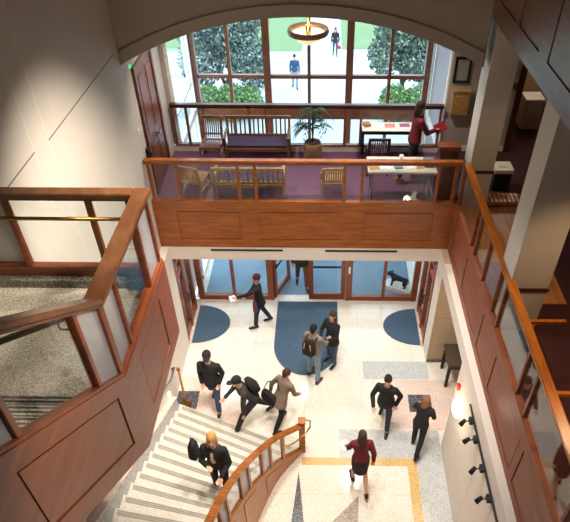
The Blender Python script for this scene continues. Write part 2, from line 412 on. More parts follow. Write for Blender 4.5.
# wall to the right of the lounge with door
wl = MB().box(2.86, 4.36, 2.36, 2.55, 4.0, 8.0).box(5.45, 6.0, 2.36, 2.55, 4.0, 8.0).box(4.36, 5.45, 2.36, 2.55, 6.2, 8.0)
struct(wl, 'wall_lounge', M['wall_grey'], 'warm grey wall with a doorway beside the lounge', 'wall')
struct(B(2.86, 4.3, 2.34, 2.36, 4.0, 4.12), 'baseboard_lounge', M['wall_white'], 'cream baseboard under the notice frame wall', 'baseboard')
d = thing('door_1', 'dark timber door frame with open door off the gallery', 'door', (4.36, 2.36, 4.0), kind='structure')
build(MB().box(4.3, 4.42, 2.3, 2.58, 4, 6.2).box(5.4, 5.5, 2.3, 2.58, 4, 6.2).box(4.42, 5.4, 2.3, 2.58, 6.1, 6.2), 'frame', M['wood_dark'], d, True)
lf = build(MB().box(4.42, 4.47, 2.5, 3.4, 4.01, 6.09), 'leaf', M['wood_dark'], d, True)
build(MB().box(4.47, 4.53, 3.2, 3.3, 4.98, 5.02), 'handle', M['brass'], lf, True)
struct(B(4.2, 6.0, 5.4, 5.6, 4.0, 8.0), 'wall_office', M['wall_tan'], 'tan back wall of the room beyond the gallery door', 'wall')
struct(B(3.3, 4.3, 2.55, 5.6, 4.0, 8.0), 'wall_office_side', M['wall_tan'], 'side wall of the room beyond the gallery door', 'wall')

# upper gallery
struct(B(2.84, 6.0, -11.5, .0, 7.62, 7.9), 'ceiling_gallery', M['ceiling'], 'slab over the side gallery', 'ceiling')
struct(B(-3.16, 2.84, -11.5, -9.3, 8.4, 8.7), 'floor_upper', M['carpet_dark'], 'upper landing floor under the viewpoint', 'floor')

# ------------------------------------------------------------------ balustrade toolkit
def lerp(a, b, t): return Vector(a) + (Vector(b) - Vector(a)) * t
def panel_fascia(root, name, p0, p1, z0, z1, nrm, panels, mat, th=.08, slope=0.0, prm=None):
    """timber fascia from p0 to p1 (plan), bottom z0, top z1 at p0; nrm = outward normal (plan). panels: list of (s0,s1) recesses."""
    p0, p1, n = Vector((*p0, 0)), Vector((*p1, 0)), Vector((*nrm, 0)); L = (p1 - p0).length; d = (p1 - p0) / L
    fr = .02; bh, tl = (prm or (.17, .14))
    def P(s, z, off): 
        q = p0 + d * s + n * off; return (q.x, q.y, z + slope * s)
    def slab(mb, s0, s1, za, zb, o0, o1):
        mb.hexa([P(s0, za, o0), P(s1, za, o0), P(s1, za, o1), P(s0, za, o1), P(s0, zb, o0), P(s1, zb, o0), P(s1, zb, o1), P(s0, zb, o1)])
    back = MB(); slab(back, 0, L, z0, z1, -th, -fr); o = build(back, 'fascia', mat, root, True)
    f = MB(); slab(f, 0, L, z0, z0 + bh, -fr, 0); slab(f, 0, L, z1 - tl, z1, -fr, 0)
    edges = [0] + [v for pr in panels for v in pr] + [L]
    for a, b in zip(edges[::2], edges[1::2]):
        if b - a > .004: slab(f, a, b, z0 + bh, z1 - tl, -fr, 0)
    build(f, 'fascia_frame', mat, root, True)
    for a, b in panels:
        m = MB(); slab(m, a + .025, b - .025, z0 + bh + .025, z1 - tl - .025, -fr - .001, -fr + .012); build(m, 'fascia_panel', mat, root, True)
    return P
def glass_rail(root, P, L, zb, zt, posts, mat, railmat, slope=0, pw=.055, pd=.07, off=-.05, cap=(.12, .05), capoff=0.0, narrow=None, glassm=None, postm=None):
    """posts at arclengths, glass between, bottom shoe, cap rail"""
    def pt(s, z, o=off): return Vector(P(s, z, o))
    for s in posts:
        mb = MB(); a = pt(s, zb); b = pt(s, zt - cap[1])
        q = [pt(s - pw / 2, zb, off - pd / 2), pt(s + pw / 2, zb, off - pd / 2), pt(s + pw / 2, zb, off + pd / 2), pt(s - pw / 2, zb, off + pd / 2)]
        t = [pt(s - pw / 2, zt - .03, off - pd / 2), pt(s + pw / 2, zt - .03, off - pd / 2), pt(s + pw / 2, zt - .03, off + pd / 2), pt(s - pw / 2, zt - .03, off + pd / 2)]
        mb.hexa([tuple(v) for v in q + t]); build(mb, 'post', postm or mat, root, True, bevel=.004)
    ps = sorted(posts)
    for a, b in zip(ps, ps[1:]):
        if b - a < pw + .05: continue
        mb = MB(); a2, b2 = a + pw / 2, b - pw / 2
        e = .006
        mb.hexa([tuple(v) for v in (pt(a2, zb + .02, off - e), pt(b2, zb + .02, off - e), pt(b2, zb + .02, off + e), pt(a2, zb + .02, off + e),
                 pt(a2, zt - cap[1] - .03, off - e), pt(b2, zt - cap[1] - .03, off - e), pt(b2, zt - cap[1] - .03, off + e), pt(a2, zt - cap[1] - .03, off + e))])
        build(mb, 'glass_pane', (M['glass_fros'] if (b - a < .5 and narrow) else (glassm or M['glass_bal'])), root, True)
    sh = MB(); w = .05
    sh.hexa([tuple(v) for v in (pt(0, zb, off - w), pt(L, zb, off - w), pt(L, zb, off + w), pt(0, zb, off + w), pt(0, zb + .035, off - w), pt(L, zb + .035, off - w), pt(L, zb + .035, off + w), pt(0, zb + .035, off + w))])
    build(sh, 'shoe_rail', mat, root, True)
    cp = MB(); c, h = cap[0] / 2, cap[1]; o2 = off + capoff
    def slab(s0, s1, za, zb_, oa, ob):
        cp.hexa([tuple(v) for v in (pt(s0, za, oa), pt(s1, za, oa), pt(s1, za, ob), pt(s0, za, ob), pt(s0, zb_, oa), pt(s1, zb_, oa), pt(s1, zb_, ob), pt(s0, zb_, ob))])
    slab(0, L, zt - h, zt, o2 - c, o2 + c); slab(0, L, zt - h - .04, zt - h, o2 - c * .7, o2 + c * .7)
    return build(cp, 'handrail', railmat, root, True, bevel=.008)

# bridge balustrade (front face y=0)
br = thing('balustrade', 'orange oak balustrade with glass across the bridge front', 'balustrade', (-.15, 0, 3.0))
P = panel_fascia(br, 'f', (XW + .01, 0), (2.84, 0), 3.0, 4.1, (0, -1), [(.45, 1.72), (2.1, 3.78), (4.2, 5.6)], M['wood_bridge'], prm=(.2, .2))
glass_rail(br, P, 5.99, 4.1, 5.04, [.06, .59, 1.75, 2.08, 3.79, 4.13, 5.57, 5.9], M['wood_bridge'], M['wood_rail'])
# window-side balustrade
wb = thing('balustrade', 'timber and glass balustrade along the tall window side', 'balustrade', (-.15, 2.3, 4.14))
def Pw(s, z, o): return (-3.1 + s, 2.3 - o, z)
glass_rail(wb, Pw, 5.92, 4.14, 5.12, [.04, .33, 1.7, 2.07, 3.8, 4.15, 5.87], M['wood_window'], M['wood_dark'], off=0)
# right gallery balustrade
gb = thing('balustrade', 'reddish timber balustrade with glass along the side gallery', 'balustrade', (2.84, -4, 3.0))
P = panel_fascia(gb, 'f', (2.84, 0), (2.84, -9.3), 3.0, 4.12, (-1, 0), [(.25, 1.15), (1.41, 2.6), (2.85, 3.62), (3.75, 5.2), (5.36, 7.0), (7.3, 9.0)], M['wood_right'], prm=(.17, .2))
glass_rail(gb, P, 9.3, 4.12, 5.04, [.05, 1.36, 1.62, 2.3, 3.02, 3.36, 4.62, 5.0, 6.5, 6.9, 8.6], M['wood_right'], M['wood_rail_gold'], cap=(.13, .055), capoff=-.03)
for y in (-4.04, -5.24):
    build(MB().bar((2.93, y, 4.94), (3.5, y, 4.94), .05, .05), 'return_rail', M['wood_rail_gold'], gb, True)
# upper gallery parapet
up = thing('parapet', 'dim brown panelled parapet of the upper gallery', 'parapet', (2.84, -3, 7.62))
panel_fascia(up, 'f', (2.835, -.03), (2.835, -9.3), 7.62, 9.3, (-1, 0), [(.3, 1.2), (1.4, 2.35), (2.7, 3.9), (4.2, 5.6), (6, 7.4)], M['wood_upper'], prm=(.3, .2))

# ------------------------------------------------------------------ landing and upper stair flight
ZL = 6.0; AX = -1.6
struct(B(-3.75, AX - .09, -6.3, -4.46, 5.7, ZL), 'floor_landing', M['landing'], 'speckled terrazzo half landing of the upper stairs', 'floor')
build(B(-3.75, AX - .1, -4.62, -4.53, ZL, ZL + .11), 'curb', M['granite'], bpy.data.objects['floor_landing'])
ub = thing('balustrade', 'red-brown timber balustrade with glass around the half landing', 'balustrade', (-2.2, -5, 5.1))
# far side (along x)
def Pf(s, z, o): return (-3.74 + s, -4.45 + o, z)
build(B(-3.74, AX - .09, -4.53, -4.43, 5.1, 6.22), 'far_fascia', M['wood_left'], ub, True)
glass_rail(ub, Pf, 1.99, 6.22, 7.25, [.06, .62, 1.5, 1.93], M['wood_left'], M['wood_left_rail'], off=-.05, cap=(.14, .06))
P = panel_fascia(ub, 'f', (AX, -4.43), (AX, -6.12), 5.1, 6.27, (1, 0), [(.42, 1.3)], M['wood_left'], prm=(.2, .2))
glass_rail(ub, P, 1.7, 6.27, 7.25, [.04, .48, 1.3, 1.66], M['wood_left'], M['wood_left_rail'], off=-.06, cap=(.17, .06), narrow=True)
SL = .78
P = panel_fascia(ub, 'f', (AX, -6.12), (AX - .02, -9.0), 5.1, 6.27, (1, 0), [(.25, 1.62), (2.0, 2.75)], M['wood_left'], slope=SL, prm=(.24, .2))
glass_rail(ub, P, 2.88, 6.27, 7.25, [.0, .4, 1.42, 1.8, 2.8], M['wood_left'], M['wood_left_rail'], slope=SL, off=-.06, cap=(.17, .06), narrow=True)
st = thing('stair_flight', 'upper stair flight with black nosing strips climbing from the half landing', 'stairs', (-2.4, -6.5, ZL))
for i in range(11):
    y1 = -6.3 - i * .25; z = ZL + .19 * (i + 1)
    s_ = build(B(-3.74, AX - .1, y1 - .25, y1, z - .3, z), 'step', M['landing'], st, True)
    mb = MB()
    for k in range(3): mb.box(-3.73, AX - .12, y1 - .035 - .045 * k, y1 - .015 - .045 * k, z, z + .004)
    build(mb, 'nosing_strip', M['strip_dark'], s_, True)
# handrails on the landing
hr = thing('wall_handrail', 'brass handrail along the far side of the half landing', 'handrail', (-2.3, -4.6, 6.9))
build(MB().tube([(-3.7, -4.62, 6.98), (-1.82, -4.62, 6.98)], .021, 10).tube([(-2.2, -4.62, 6.98), (-2.2, -4.55, 6.9), (-2.2, -4.5, 6.9)], .01, 6), 'rail', M['brass'], hr, True, True)
hr2 = thing('wall_handrail', 'dark metal handrail starting up the upper stair flight', 'handrail', (-1.8, -6.6, 7.2))
build(MB().tube([(-1.79, -6.43, 7.32), (-1.79, -7.5, 8.1), (-1.79, -8.6, 8.91)], .024, 10).tube([(-1.79, -6.5, 7.36), (-1.79, -6.5, 7.28), (-1.69, -6.5, 7.28)], .01, 6), 'rail', M['iron'], hr2, True, True)

# ------------------------------------------------------------------ lower curved stairs
RISE = .185; N = 15
inner = [(-.16, -2.94), (-.38, -3.21), (-.62, -3.53), (-.78, -3.9), (-.92, -4.3), (-1.05, -4.74), (-1.13, -5.2), (-1.18, -5.7), (-1.2, -6.2), (-1.2, -7.2)]
def arcpt(s):
    for a, b in zip(inner, inner[1:]):
        l = math.dist(a, b)
        if s <= l or b is inner[-1]:
            t = s / l; return (a[0] + (b[0] - a[0]) * t, a[1] + (b[1] - a[1]) * t)
        s -= l
def s_at_y(y):
    s = 0
    for a, b in zip(inner, inner[1:]):
        if y >= b[1]: return s + math.dist(a, b) * (a[1] - y) / (a[1] - b[1])
        s += math.dist(a, b)
    return s
ls = thing('stair_flight', 'pale lower staircase with striped nosings curving up from the hall', 'stairs', (-1.6, -4, 0))
for n in range(N):
    z = RISE * (n + 1)
    L0, L1 = (-2.84, -1.93 - .31 * n), (-2.84, -1.93 - .31 * (n + 1))
    r0, r1 = arcpt(s_at_y(-2.98 - .24 * n)), arcpt(s_at_y(-2.98 - .24 * (n + 1)))
    R0, R1 = (r0[0] - .06, r0[1]), (r1[0] - .06, r1[1])
    s_ = build(MB().prism([L0, R0, R1, L1], 0 if n < 6 else z - .45, z), 'step', M['step'], ls, True)
    mb = MB()
    for k in range(3):
        t0, t1 = .08 + .1 * k, .15 + .1 * k
        q = [lerp((*L0, 0), (*L1, 0), t0), lerp((*R0, 0), (*R1, 0), t0), lerp((*R0, 0), (*R1, 0), t1), lerp((*L0, 0), (*L1, 0), t1)]
        q = [q[0].lerp(q[1], .03), q[0].lerp(q[1], .97), q[3].lerp(q[2], .97), q[3].lerp(q[2], .03)]
        mb.prism([(v.x, v.y) for v in q], z, z + .004)
    build(mb, 'nosing_strip', M['strip'], s_, True)
cb = thing('stair_curb', 'pink-topped stone curb between the white wall and lower staircase', 'curb', (-2.92, -3, 0))
def curbz(y): return .38 + max(0, (-2.0 - y)) * RISE / .31 + .12
mb = MB(); mt = MB()
ys = [-1.98, -2.0, -7.0]
mb.prism_y([(0, 0)] * 0 or [(-2.985, 0), (-2.845, 0), (-2.845, .3), (-2.985, .3)], -2.0, -1.97)
mb.hexa([(-2.985, -2.0, 0), (-2.845, -2.0, 0), (-2.845, -7, 0), (-2.985, -7, 0), (-2.985, -2.0, .45), (-2.845, -2.0, .45), (-2.845, -7, .45 + 5 * .597), (-2.985, -7, .45 + 5 * .597)])
mt.hexa([(-2.985, -1.96, .452), (-2.84, -1.96, .452), (-2.84, -7, .452 + 5.0 * .597), (-2.985, -7, .452 + 5.0 * .597), (-2.985, -1.96, .48), (-2.84, -1.96, .48), (-2.84, -7, .48 + 5.0 * .597), (-2.985, -7, .48 + 5.0 * .597)])
build(mb, 'riser', M['curb_grey'], cb, True); build(mt, 'coping', M['curb_pink'], cb, True)

# curved balustrade
cbal = thing('balustrade', 'curved orange oak balustrade with newel at the lower stair foot', 'balustrade', (-.7, -4, 0))
sm = []
tot = sum(math.dist(a, b) for a, b in zip(inner, inner[1:])); K = 44
raw = [arcpt(tot * i / K) for i in range(K + 1)]
for _ in range(3): raw = [raw[0]] + [((a[0] + 2 * b[0] + c[0]) / 4, (a[1] + 2 * b[1] + c[1]) / 4) for a, b, c in zip(raw, raw[1:], raw[2:])] + [raw[-1]]
def nosez(y): return max(0, (-2.98 - y) / .24) * RISE
def ribbon(mb, pts, za, zb, o0, o1):
    rows = []
    for i, p in enumerate(pts):
        a, b = pts[max(i - 1, 0)], pts[min(i + 1, len(pts) - 1)]
        dx, dy = b[0] - a[0], b[1] - a[1]; l = math.hypot(dx, dy); nx, ny = -dy / l, dx / l
        rows.append([(p[0] + nx * o, p[1] + ny * o, z) for o, z in ((o0, za(p)), (o1, za(p)), (o1, zb(p)), (o0, zb(p)))])
    vs = [[mb.bm.verts.new(q) for q in r] for r in rows]
    for a, b in zip(vs, vs[1:]):
        for k in range(4): mb.bm.faces.new((a[k], a[(k + 1) % 4], b[(k + 1) % 4], b[k]))
    mb.bm.faces.new(vs[0][::-1]); mb.bm.faces.new(vs[-1])
zp = lambda p: nosez(p[1]) + .14
zr = lambda p: nosez(p[1]) + .95
mb = MB(); ribbon(mb, raw, lambda p: 0, zp, -.04, .04); build(mb, 'side_panel', M['wood_stair'], cbal, True)
for i0, i1 in ((7, 13), (16, 22), (25, 33)):
    mb = MB(); ribbon(mb, raw[i0:i1], lambda p: .2, lambda p: zp(p) - .16, .04, .052); build(mb, 'raised_panel', M['wood_stair'], cbal, True)
mb = MB(); ribbon(mb, raw, lambda p: zr(p) - .06, zr, -.06, .06); build(mb, 'handrail', M['wood_rail'], cbal, True, bevel=.01)
posts_i = [5, 9, 12, 17, 20, 26, 29, 36]
for i in posts_i:
    p = raw[i]; mb = MB(); ribbon(mb, [raw[i], lerp((*raw[i], 0), (*raw[i + 1], 0), .6).to_tuple()[:2]], lambda q: zp(p), lambda q: zr(p) - .05, -.03, .03); build(mb, 'post', M['wood_stair'], cbal, True)
for i0, i1 in zip([0] + posts_i, posts_i):
    mb = MB(); ribbon(mb, raw[i0:i1 + 1], lambda q: zp(q), lambda q: zr(q) - .05, -.006, .006); build(mb, 'glass_pane', M['glass_fros'] if i1 - i0 in (3,) else M['glass_bal'], cbal, True)
nw = build(MB().box(-.2, -.08, -2.98, -2.86, 0, 1.0).box(-.215, -.065, -2.995, -2.845, 1.0, 1.05), 'newel_post', M['wood_stair'], cbal, True, bevel=.008)
build(MB().tube([(-.42, -3.36, .82), (-.26, -3.2, .72), (-.08, -3.02, .72), (.02, -2.9, .8), (.02, -2.86, .95), (-.06, -2.9, 1.02)], .016, 8), 'brass_loop', M['brass'], nw, True, True)

# brass stanchion and wall rail at stair foot
sp = thing('handrail_post', 'polished brass post with flared base at the stair foot', 'post', (-2.74, -1.8, 0))
build(MB().lathe([(0, 0), (.12, 0), (.12, .02), (.07, .06), (.03, .1), (.024, .5), (.03, .55), (.024, .6), (.022, 1.12), (.04, 1.16), (.03, 1.22), (0, 1.24)]), 'post', M['brass'], sp, smooth=True)
wr = thing('wall_handrail', 'pale metal handrail on brass brackets along the lower stair wall', 'handrail', (-2.95, -2, .8))
build(MB().tube([(-2.9, -1.6, .95), (-2.9, -1.9, .98), (-2.9, -6.5, 3.72)], .02, 8), 'rail', M['steel'], wr, True, True)
build(MB().tube([(-2.9, -1.62, .95), (-2.9, -1.56, .95), (-2.9, -1.53, .9), (-2.98, -1.53, .88)], .016, 8).lathe([(0, 0), (.04, 0), (.04, .02), (0, .02)], (-2.95, -1.53, .86)), 'bracket', M['brass'], wr, True, True)

# ------------------------------------------------------------------ window bay and vestibule
struct(B(-3.1, 2.9, 1.64, 4.7, -.25, 0), 'floor_vestibule', M['stone_white'], 'pale stone vestibule floor beyond the front doors', 'floor')
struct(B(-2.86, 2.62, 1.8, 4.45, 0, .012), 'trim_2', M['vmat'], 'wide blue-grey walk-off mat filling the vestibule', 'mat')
ZW = 8.0
f = thing('window_1', 'tall timber framed window looking out to trees and paths', 'window', (-.1, 4.6, 0), kind='structure')
WX = [-2.99, -1.17, .86, 2.79]
mb = MB()
for x in WX: mb.box(x - .085, x + .085, 4.52, 4.7, 0, ZW)
build(mb, 'frame', M['wood_window'], f, True)
for x in (-2.1, -.135, 1.855): build(B(x - .04, x + .04, 4.55, 4.67, 0, ZW), 'mullion', M['wood_window'], f, True)
for z0, z1, n in ((4.75, 4.84, 'transom'), (3.68, 4.06, 'spandrel'), (1.9, 2.0, 'transom'), (0, .2, 'sill'), (6.9, 7.0, 'transom')):
    for xa, xb in zip(WX, WX[1:]): build(B(xa + .085, xb - .085, 4.56, 4.66, z0, z1), n, M['wood_window'], f, True)
for xa, xb in zip(WX, WX[1:]):
    build(B(xa + .08, xb - .08, 4.6, 4.61, .1, ZW), 'pane', M['glass'], f, True)
for i, x in ((2, -3.05), (3, 2.87)):
    w = thing('window_%d' % i, 'tall side pane of the window bay beside the %s' % ('timber wall door' if i == 2 else 'picture frame wall'), 'window', (x, 3.5, 0), kind='structure')
    mb = MB()
    for z0, z1 in ((0, .1), (3.9, 4.06), (7.9, 8.0)): mb.box(x - .04, x + .04, 2.42, 4.5, z0, z1)
    for y in (2.46, 4.1, 4.46): mb.box(x - .035, x + .035, y - .04, y + .04, 0, 8)
    if i == 2: mb.box(x - .03, x + .03, 2.5, 4.4, 4.7, 4.76)
    build(mb, 'frame', M['white'], w, True); build(B(x - .005, x + .005, 2.44, 4.5, .05, 8), 'pane', M['glass'] if i == 2 else M['glass_fros'], w, True)
struct(B(XW - .25, -3.09, 2.35, 2.5, 0, 8.0), 'wall_window_pier', M['wall_grey'], 'warm grey pier between the wall door and window bay', 'wall')
struct(B(2.91, 3.3, 2.55, 4.7, 0, 8.0), 'wall_bay', M['wall_white'], 'outer wall beside the window bay', 'wall')
struct(B(-3.41, -3.16, 2.5, 2.55, 0, 8.0), 'wall_outer', M['wall_white'], 'outer wall end by the window bay', 'wall')
struct(B(-3.41, -3.16, 1.6, 2.5, 0, 3.0), 'wall_vestibule_side', M['wall_white'], 'outer wall stub beside the vestibule', 'wall')
struct(B(2.9, 3.1, 1.2, 2.55, 0, 3.0), 'wall_vestibule_end', M['wall_white'], 'white wall stub at the vestibule end', 'wall')
struct(B(-3.1, 2.9, 4.5, 4.75, -3.2, -.25), 'wall_foundation', M['wall_white'], 'foundation wall under the window', 'wall')

# front entrance screen y=1.64
fs = thing('door_2', 'timber framed glazed entrance screen with sidelights', 'entrance screen', (-.15, 1.64, 0), kind='structure')
mb = MB()
for x in (-2.93, 2.64): mb.box(x - .07, x + .07, 1.58, 1.7, 0, 3.0)
for x, w in ((-1.1, .16), (.93, .16)): mb.box(x - w / 2, x + w / 2, 1.58, 1.72, 0, 3.0)
for xa, xb in ((-2.86, -1.18), (1.01, 2.57)): mb.box(xa, xb, 1.59, 1.7, 0, .14).box(xa, xb, 1.59, 1.7, 2.8, 3.0)
mb.box(-1.02, .85, 1.59, 1.7, 2.35, 2.5)
build(mb, 'frame', M['wood_door'], fs, True)
for x in (-2.06, 1.83): build(B(x - .04, x + .04, 1.6, 1.69, .14, 2.8), 'mullion', M['wood_door'], fs, True)
for xa, xb in ((-2.86, -2.1), (-2.02, -1.18), (1.01, 1.79), (1.87, 2.57)): build(B(xa, xb, 1.64, 1.65, .14, 2.8), 'pane', M['glass'], fs, True)
build(B(.9, .95, 1.555, 1.58, .95, 1.15), 'door_switch', M['white'], fs, True)
def door_leaf(name, label, hinge, width, rz, handle='bar'):
    d = thing(name, label, 'door', hinge, rz, kind='structure')
    w, h = width, 2.33
    build(MB().box(0, .12, -.025, .025, .01, h).box(w - .12, w, -.025, .025, .01, h).box(.12, w - .12, -.025, .025, .01, .2).box(.12, w - .12, -.025, .025, h - .14, h), 'stiles', M['wood_door'], d)
    build(MB().box(.12, w - .12, -.004, .004, .2, h - .14), 'pane', M['glass'], d)
    build(MB().bar((.06, -.06, 1.05), (w - .06, -.06, 1.05), .03, .05).box(.05, .11, -.06, -.025, 1.0, 1.1).box(w - .11, w - .05, -.06, -.025, 1.0, 1.1), 'push_bar', M['iron'], d)
    return d
door_leaf('door_3', 'glazed timber entrance door standing open into the vestibule', (-1.0, 1.66, 0), .92, R(68))
d4 = door_leaf('door_4', 'closed glazed timber entrance door with dark push bar', (.84, 1.64, 0), .95, R(180))
# side door sets
for i, (x, sgn) in enumerate(((-3.04, -1), (2.73, 1))):
    d = thing('door_%d' % (5 + i), 'timber framed glazed side doors beside the %s half-round mat' % ('stair wall' if i == 0 else 'alcove side'), 'door', (x, .8, 0), kind='structure')
    mb = MB()
    for y in (.06, .62, 1.2): mb.box(x - .05, x + .05, y - .06, y + .06, .04, 2.66)
    mb.box(x - .05, x + .05, .12, 1.5, 2.3, 2.42)
    for ya, yb in ((.12, .56), (.68, 1.14)): mb.box(x - .03, x + .03, ya, yb, .04, .25).box(x - .03, x + .03, ya, yb, 1.9, 2.0)
    build(mb, 'frame', M['wood_door'], d, True)
    for ya, yb in ((.12, .56), (.68, 1.14)): build(B(x - .005, x + .005, ya, yb, .25, 2.3), 'pane', M['glass'], d, True)
    build(B(x - .085, x + .085, -.02, 1.56, 0, .04), 'threshold', M['curb_pink'], d, True)
    for y in (.5, .74): build(MB().tube([(x - sgn * .06, y, .95), (x - sgn * .1, y, .97), (x - sgn * .1, y, 1.2), (x - sgn * .06, y, 1.22)], .014, 6), 'handle', M['iron'], d, True, True)

# entrance mats
def mat_thing(poly, label):
    tag(build(MB().prism(poly, .004, .016), 'entrance_mat', M['mat']), label, 'mat', 'blue entrance mats')
mat_thing([(-.92, 1.52)] + [(-.92, .0)] + [(-.14 - .78 * cos(t), -.0 - .95 * sin(t)) for t in [pi * k / 24 for k in range(1, 24)]] + [(.64, .0), (.64, 1.52)], 'long blue mat with rounded end before the front doors')
mat_thing([(-2.94, .02)] + [(-2.94 + .86 * sin(t), .68 - .66 * cos(t)) for t in [pi * k / 24 for k in range(1, 24)]] + [(-2.94, 1.34)], 'half-round blue mat by the side doors near the stair wall')
mat_thing([(2.64, .02)] + [(2.64 - .86 * sin(t), .65 - .63 * cos(t)) for t in [pi * k / 24 for k in range(1, 24)]] + [(2.64, 1.28)], 'half-round blue mat by the side doors near the alcove')

# wall door at bridge level on the left wall
d = thing('door_7', 'brown timber double door in the cream wall at bridge level', 'door', (XW, 1.0, 4.0), kind='structure')
mb = MB().box(XW, XW + .05, .45, .55, 4, 6.6).box(XW, XW + .05, 1.62, 1.72, 4, 6.6).box(XW, XW + .05, .55, 1.62, 6.5, 6.6)
build(mb, 'frame', M['wood_left'], d, True)
for ya, yb in ((.56, 1.075), (1.085, 1.61)):
    lf = build(MB().box(XW, XW + .025, ya, yb, 4.01, 6.5).box(XW + .025, XW + .035, ya + .1, yb - .1, 4.2, 5.0).box(XW + .025, XW + .035, ya + .1, yb - .1, 5.2, 6.35), 'leaf', M['wood_left'], d, True)
    yh = yb - .05 if ya < 1 else ya + .05
    build(MB().box(XW + .035, XW + .09, yh - .02, yh + .02, 5.0, 5.05).box(XW + .07, XW + .09, yh - .07, yh + .07, 5.01, 5.04), 'handle', M['steel'], lf, True)
tag(build(B(XW, XW + .025, .36, .42, 6.62, 6.68), 'exit_sign', M['exitgreen']), 'small glowing green sign above the wall door', 'sign')
tag(build(MB().box(XW, XW + .012, .07, .15, 5.5, 5.62).box(XW + .012, XW + .02, .1, .12, 5.55, 5.57), 'light_switch', M['white']), 'white light switch on the cream wall before the door', 'switch')
tag(build(MB().box(XW, XW + .07, .3, .42, 4.92, 5.1).box(XW + .07, XW + .09, .33, .39, 4.95, 5.02), 'black_wall_box', M['black']), 'small black box on the wall beside the timber door', 'card reader')  # plain black box of unknown use on the wall

# ------------------------------------------------------------------ fixtures
pl = thing('pendant_lamp', 'glowing glass bowl pendant lamp hanging inside the arch', 'lamp', (-.06, 1.1, 6.8))
build(MB().lathe([(0, 0), (.08, .01), (.18, .06), (.26, .14), (.31, .2), (.3, .2), (.25, .145), (.17, .07), (0, .015)], seg=32), 'bowl', M['lampglass'], pl, smooth=True)
build(MB().lathe([(.3, .17), (.36, .18), (.375, .225), (.36, .275), (.335, .275), (.33, .23), (.3, .2), (.3, .17)], seg=32), 'rim', plain('bronze_rim', (126, 104, 84), .4, .3), pl, smooth=True)
build(MB().tube([(0, 0, .06), (0, 0, 1.2)], .018, 8).lathe([(0, .14), (.05, .14), (.05, .3), (0, .32)], seg=12).lathe([(0, 1.16), (.07, 1.18), (.07, 1.2), (0, 1.2)]), 'stem', M['brass'], pl, smooth=True)
for s in range(3):
    a = 2 * pi * s / 3 + .5
    build(MB().tube([(.345 * cos(a), .345 * sin(a), .24), (.02 * cos(a), .02 * sin(a), .34)], .007, 6), 'arm', M['brass'], pl, smooth=True)
sc = thing('wall_sconce', 'glowing white oval sconce on the track-light wall', 'lamp', (2.71, -3.29, 2.0))
build(MB().ell((-.05, 0, .0), (.1, .17, .22)), 'shade', M['sconce'], sc, smooth=True); build(MB().box(-.012, 0, -.08, .08, -.1, .1), 'backplate', M['steel'], sc)
sc = thing('wall_sconce', 'small glowing oval light low on the stair wall', 'lamp', (-2.99, -2.02, .62))
build(MB().ell((.02, 0, 0), (.03, .06, .09)), 'shade', M['sconce'], sc, smooth=True); build(MB().box(0, .012, -.05, .05, -.07, .07), 'backplate', M['steel'], sc)
tag(build(MB().box(2.65, 2.71, -3.06, -2.98, 2.2, 2.3).lathe([(0, 0), (.03, 0), (.03, .03), (0, .03)], (2.66, -3.02, 2.3)), 'fire_alarm', M['red']), 'small red alarm beside the oval sconce', 'alarm')
tr = thing('track_light', 'black track with four small spotlights on the white wall', 'track light', (2.7, -4.8, 2.6))
build(B(2.68, 2.71, -7.2, -3.68, 2.6, 2.64), 'track', M['black'], tr, True)
for y, a in ((-4.0, .5), (-4.35, -.5), (-4.85, .9), (-5.33, .1)):
    h = build(MB().box(2.62, 2.68, y - .05, y + .05, 2.58, 2.67), 'adapter', M['black'], tr, True)
    build(MB().tube([(2.62, y, 2.62), (2.55, y, 2.6)], .01, 6).tube([(2.56, y + .02, 2.62), (2.49, y - .03 * a, 2.53)], [.03, .042], 10), 'spot_head', M['iron'], h, True, True)

# framed notice and box on lounge wall
pf = thing('picture_frame', 'black framed notice on the warm grey lounge wall', 'picture', (3.09, 2.34, 5.86))
build(MB().box(-.17, .17, -.02, .015, -.27, -.22).box(-.17, .17, -.02, .015, .22, .27).box(-.17, -.12, -.02, .015, -.22, .22).box(.12, .17, -.02, .015, -.22, .22), 'frame', M['black'], pf)
build(MB().box(-.12, .12, -.005, .01, -.22, .22), 'sheet', plain('notice_sheet', (150, 146, 140), .7), pf)
mb_ = thing('wall_box', 'small golden wooden box below the black framed notice', 'box', (3.14, 2.345, 4.92))
build(MB().box(-.18, .18, -.12, 0, 0, .5), 'body', M['wood_teak'], mb_, bevel=.006); build(MB().box(-.2, .2, -.14, 0, .5, .54), 'lid', M['wood_teak'], mb_, bevel=.006); build(MB().box(-.13, .13, -.128, -.12, .06, .42), 'door', M['wood_teak'], mb_)
sw = tag(build(MB().box(4.2, 4.29, 2.335, 2.36, 5.45, 5.58).box(4.235, 4.255, 2.32, 2.335, 5.5, 5.53), 'light_switch', M['brass']), 'brass switch plate beside the dark gallery door', 'switch')
# lectern
lc = thing('lectern', 'brown wooden lectern at the bridge corner beside the column', 'lectern', (2.62, .45, 4.0))
build(MB().box(-.17, .17, -.14, .14, .08, 1.1), 'body', M['wood_dark'], lc, bevel=.006); build(MB().box(-.2, .2, -.17, .17, 0, .08), 'plinth', M['wood_dark'], lc); build(MB().hexa([(-.2, -.17, 1.1), (.2, -.17, 1.1), (.2, .17, 1.1), (-.2, .17, 1.1), (-.2, -.17, 1.2), (.2, -.17, 1.2), (.2, .17, 1.14), (-.2, .17, 1.14)]), 'slope_top', M['wood_left'], lc)
